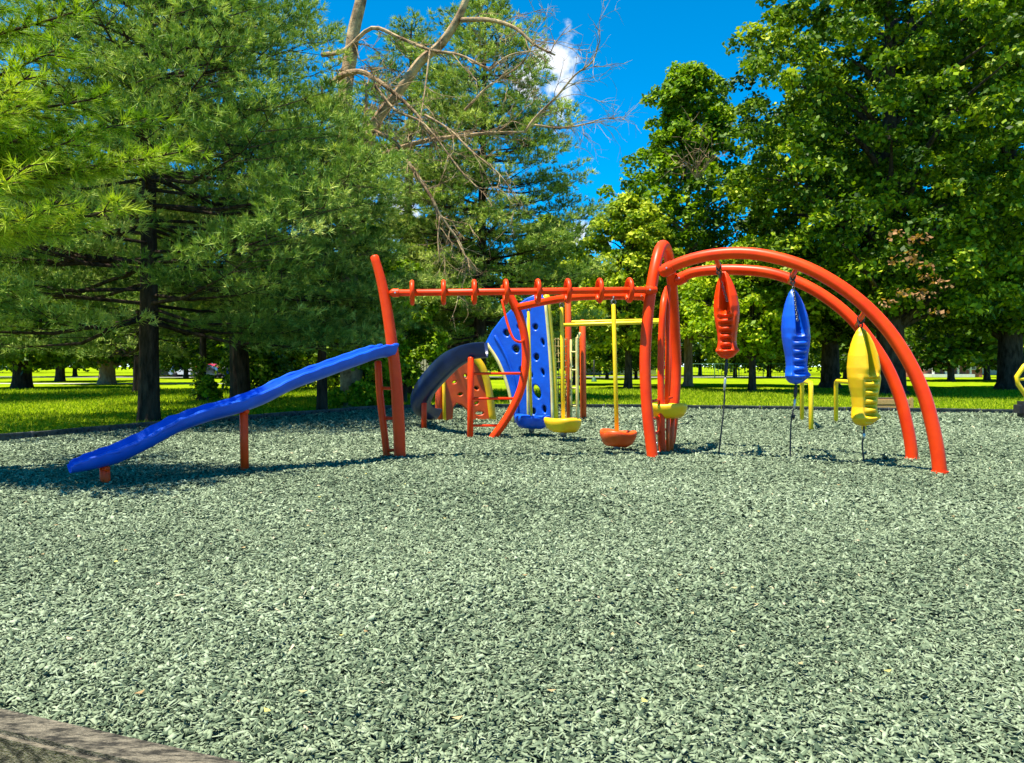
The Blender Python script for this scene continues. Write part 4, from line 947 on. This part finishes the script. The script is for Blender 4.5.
for pts, r_ in main:
    pp = Pz(pts, 27); limb_(pp, [r_*(1-.65*i/(len(pp)-1)) for i in range(len(pp))])
    for i in range(1, len(pp)):
        for _ in range(3):
            q = pp[i-1].lerp(pp[i], random.random()); d = (pp[i]-pp[i-1]).normalized()+Vector((random.gauss(.25, .6), random.gauss(-.1, .4), random.gauss(-.1, .6)))
            twig(q, d, random.uniform(.6, 1.5), r_*.16+.008, 2)
limb.build('limbs', DEADW, dt); tw.build('twigs', DEADW, dt)
# small dead branches inside the pointed tree
tw = MB(); 
for i in range(9):
    twig(P(697+random.uniform(-3, 3), 178, 49.2), Vector((random.gauss(0, .55), -.1, 1)), random.uniform(1.4, 2.6), .05, 2)
o = tw.build('dead_branches', DEADW, None); o.parent = I_; o.matrix_parent_inverse = Matrix.Translation(-Vector(I_.location))
# bare limb by left pine top
# ------------------------------------------------------------------ far buildings, fences, cars
TAN = material('tan_stone', (.62, .42, .27), .85, (.74, .55, .38), 2, .3, 8)
WHITE = material('white_wall', (.72, .72, .70), .7, (.6, .62, .6), 1)
BRICK = material('brick_wall', (.42, .13, .08), .85, (.55, .22, .14), 3, .4, 10)
ROOF = material('roof_shingle', (.07, .065, .06), .9, (.14, .12, .11), 3)
GLASS = material('window_glass', (.02, .03, .04), .1)
def house(px, Y, wdt, dep, hg, mt, lab, wins, rz=0, porch=False, rise=2.2):
    x = X(px, Y); th = empty('house', (x, Y, 0), lab, 'house', None)
    MB().box((x, Y, hg/2), (wdt, dep, hg)).build('wall', mt, th, smooth=False)
    m = MB(); e_ = .5; z0 = hg+.002; m.add([(x-wdt/2-e_, Y-dep/2-e_, z0), (x+wdt/2+e_, Y-dep/2-e_, z0), (x+wdt/2+e_, Y+dep/2+e_, z0), (x-wdt/2-e_, Y+dep/2+e_, z0), (x-wdt/2, Y, z0+rise), (x+wdt/2, Y, z0+rise)], [(0, 1, 5, 4), (2, 3, 4, 5), (1, 2, 5), (3, 0, 4), (0, 3, 2, 1)])
    m.build('roof', ROOF, th, smooth=False)
    for wx in wins:
        f = MB(); f.box((x+wx, Y-dep/2-.03, 1.7), (1.3, .06, 1.5)); fo = f.build('window', WHITE, th, smooth=False)
        p_ = MB(); p_.box((x+wx, Y-dep/2-.075, 1.7), (1.05, .03, 1.25)); p_.build('pane', GLASS, fo, smooth=False)
    if porch:
        for i in range(4): MB().box((x-2.6+i*1.6, Y-dep/2-2, 1.25), (.22, .22, 2.5)).build('column', WHITE, th, smooth=False)
        MB().box((x-.2, Y-dep/2-1.3, 2.62), (5.6, 2.6, .22)).build('porch_roof', WHITE, th, smooth=False)
        MB().box((x-.2, Y-dep/2-1.2, .2), (5.6, 2.3, .4)).build('porch_floor', WHITE, th, smooth=False)
house(164, 122, 7, 6, 2.4, TAN, 'tan stone house with a low stair wall beyond the lawn left of the parked cars', (-1.8, 1.8), rise=.6)
house(615, 132, 13, 7, 2.8, WHITE, 'long pale building far behind the yellow rod of the orange-red step', (-4, 0, 4))
house(930, 104, 10, 7, 3.4, BRICK, 'red brick house with a white porch seen between the trees right of the arch legs', (-2.2, 3.5), porch=True)
house(1010, 128, 9, 7, 2.8, WHITE, 'pale cream house far off at the right edge between trunks', (-2, 2))
# fences
def fence(p0, p1, hg, kind, lab):
    a, b = Vector((*p0, 0)), Vector((*p1, 0)); Ln = (b-a).length; d = (b-a)/Ln; yw = math.atan2(d.y, d.x)
    th = empty('fence', a, lab, 'fence')
    if kind == 'wood':
        m = MB(); nn = int(Ln/.2)
        for i in range(nn): c_ = a+d*(i+.5)*.2; m.box((c_.x, c_.y, hg/2+random.uniform(-.03, .03)), (.15, .03, hg), rz=yw)
        m.build('palings', material('grey_paling', (.36, .32, .25), .85, (.5, .45, .36), 4), th, smooth=False)
        m = MB(); c_ = (a+b)/2
        for z_ in (.4, hg-.3): m.box((c_.x-d.y*-.05, c_.y+d.x*.05, z_), (Ln, .05, .1), rz=yw)
        m.build('rail', WOOD, th, smooth=False)
    else:
        MET = material('fence_metal', (.05, .16, .10), .5, metallic=.1) if kind == 'green' else material('fence_grey', (.4, .4, .38), .4, metallic=.6)
        for i in range(int(Ln/3)+1): c_ = a+d*i*3; MB().tube([c_, c_+Vector((0, 0, hg))], .05, 6).build('post', MET, th)
        m = MB(); m.tube([a+Vector((0, 0, hg)), b+Vector((0, 0, hg))], .03, 5); m.tube([a+Vector((0, 0, .1)), b+Vector((0, 0, .1))], .02, 5)
        for i in range(int(Ln/.35)): c_ = a+d*i*.35; m.tube([c_, c_+Vector((0, 0, hg))], .013, 3, cap=False)
        m.build('pickets', MET, th)
fence((X(385, 55), 55), (X(432, 55), 55), 1.9, 'wood', 'weathered grey board fence behind the ring beam left of the curved slide')
fence((X(690, 88), 88), (X(800, 90), 90), 1.7, 'green', 'green metal fence across the far lawn behind the red and blue pods')
fence((X(262, 75), 75), (X(345, 72), 72), 1.5, 'grey', 'grey wire fence beyond the lawn behind the long blue slide')
# far drive
ROAD = material('asphalt', (.10, .10, .10), .9, (.16, .155, .15), 3)
m = MB(); m.add([(-80, 96, -.022), (40, 96, -.022), (40, 108, -.022), (-80, 108, -.022)], [(0, 1, 2, 3)]); o = m.build('road', ROAD, smooth=False); tag(o, kind='structure')
m = MB(); m.add([(-60, 63, -.022), (-24, 63, -.022), (-24, 65, -.022), (-60, 66, -.022)], [(0, 1, 2, 3)]); o = m.build('path', material('concrete', (.4, .38, .35), .9), smooth=False); tag(o, kind='structure')
# cars
def car(px, Y, col, lab, suv=False, rz=0):
    x = X(px, Y); th = empty('parked_car', (x, Y, 0), lab, 'car', 'cars parked beyond the lawn', rz); bpy.context.view_layer.update(); M = th.matrix_world
    hh = 1.75 if suv else 1.42; bl = .95 if suv else .82
    def ext(pr, w0, w1=None):
        m = MB(); w1 = w1 or w0; n_ = len(pr); vv = [M @ Vector((a, -w0(z) if callable(w0) else -w0, z)) for a, z in pr]+[M @ Vector((a, w0(z) if callable(w0) else w0, z)) for a, z in pr]
        m.add(vv, [tuple(range(n_)), tuple(reversed(range(n_, 2*n_)))]+[(i, (i+1) % n_, n_+(i+1) % n_, n_+i) for i in range(n_)]); return m
    PM = material('car_paint_'+lab.split()[0], col, .25, coat=.6)
    body = [(-2.2, .3), (-2.28, .55), (-2.22, bl-.02), (-2.0, bl+.03), (1.0, bl+.04), (1.9, bl-.10), (2.22, bl-.25), (2.28, .5), (2.2, .3)]
    b_ = ext(body, lambda z: .90-.04*max(0, z-.5)).build('body', PM, th, sharp=30)
    cab = [(-2.0 if suv else -1.75, bl), (-1.75 if suv else -1.0, hh), (.25, hh), (1.05, bl)]
    ext(cab, lambda z: .84-.22*(z-bl)).build('cabin', PM, th, sharp=30)
    win = [(-1.85 if suv else -1.45, bl+.06), (-1.62 if suv else -.92, hh-.10), (.18, hh-.10), (.80, bl+.06)]
    ext(win, lambda z: .852-.22*(z-bl)).build('window', GLASS, th, sharp=30)
    for wx in (-1.4, 1.4):
        for wy in (-.86, .86):
            m = MB(); m.tube([M @ Vector((wx, wy-.1, .33)), M @ Vector((wx, wy+.1, .33))], .33, 18); wo = m.build('wheel', RUBBER, th)
            m = MB(); sg = -1 if wy < 0 else 1; m.tube([M @ Vector((wx, wy+sg*.13, .33)), M @ Vector((wx, wy+sg*.16, .33))], .19, 12); m.build('rim', STEEL, wo)
    MB().box(M @ Vector((2.2, -.6, .62)), (.12, .3, .14), rz=rz).build('headlight', WHITE, th); MB().box(M @ Vector((2.2, .6, .62)), (.12, .3, .14), rz=rz).build('headlight', WHITE, th)
car(188, 104, (.75, .75, .75), 'white parked van-like car left of the red one', True, R(4))
car(212, 103, (.7, .03, .03), 'red parked car between the two white ones', True, R(-3))
car(211, 97.5, (.06, .08, .10), 'dark grey parked car in front of the red one', False, R(2))
car(229, 99, (.78, .78, .78), 'white parked car at the right, beside the blue bin', False, R(184))
t = empty('recycling_bin', (X(229, 94), 94, 0), 'small blue bin on the grass in front of the right white car', 'bin')
m = MB(); c_ = Vector((X(229, 94), 94, 0)); m.box(c_+Vector((0, 0, .45)), (1.0, .7, .9), bev=.06); m.build('body', BLUE, t)
m = MB(); m.box(c_+Vector((0, 0, .94)), (1.1, .8, .08), bev=.03); m.build('lid', BLUE, t)
# park sign post
t = empty('lamp_post', (X(594, 72), 72, 0), 'thin dark post with green base on the far lawn left of the yellow rod', 'post')
c_ = Vector((X(594, 72), 72, 0)); MB().tube([c_, c_+Vector((0, 0, 2.0))], .07, 8).build('pole', RUBBER, t)
m = MB(); m.tube([c_, c_+Vector((0, 0, .35))], [.28, .14], 10); m.build('base', material('post_green', (.03, .12, .05), .6), t)
# broken pine stub trunks and stump
bpy.context.view_layer.update()
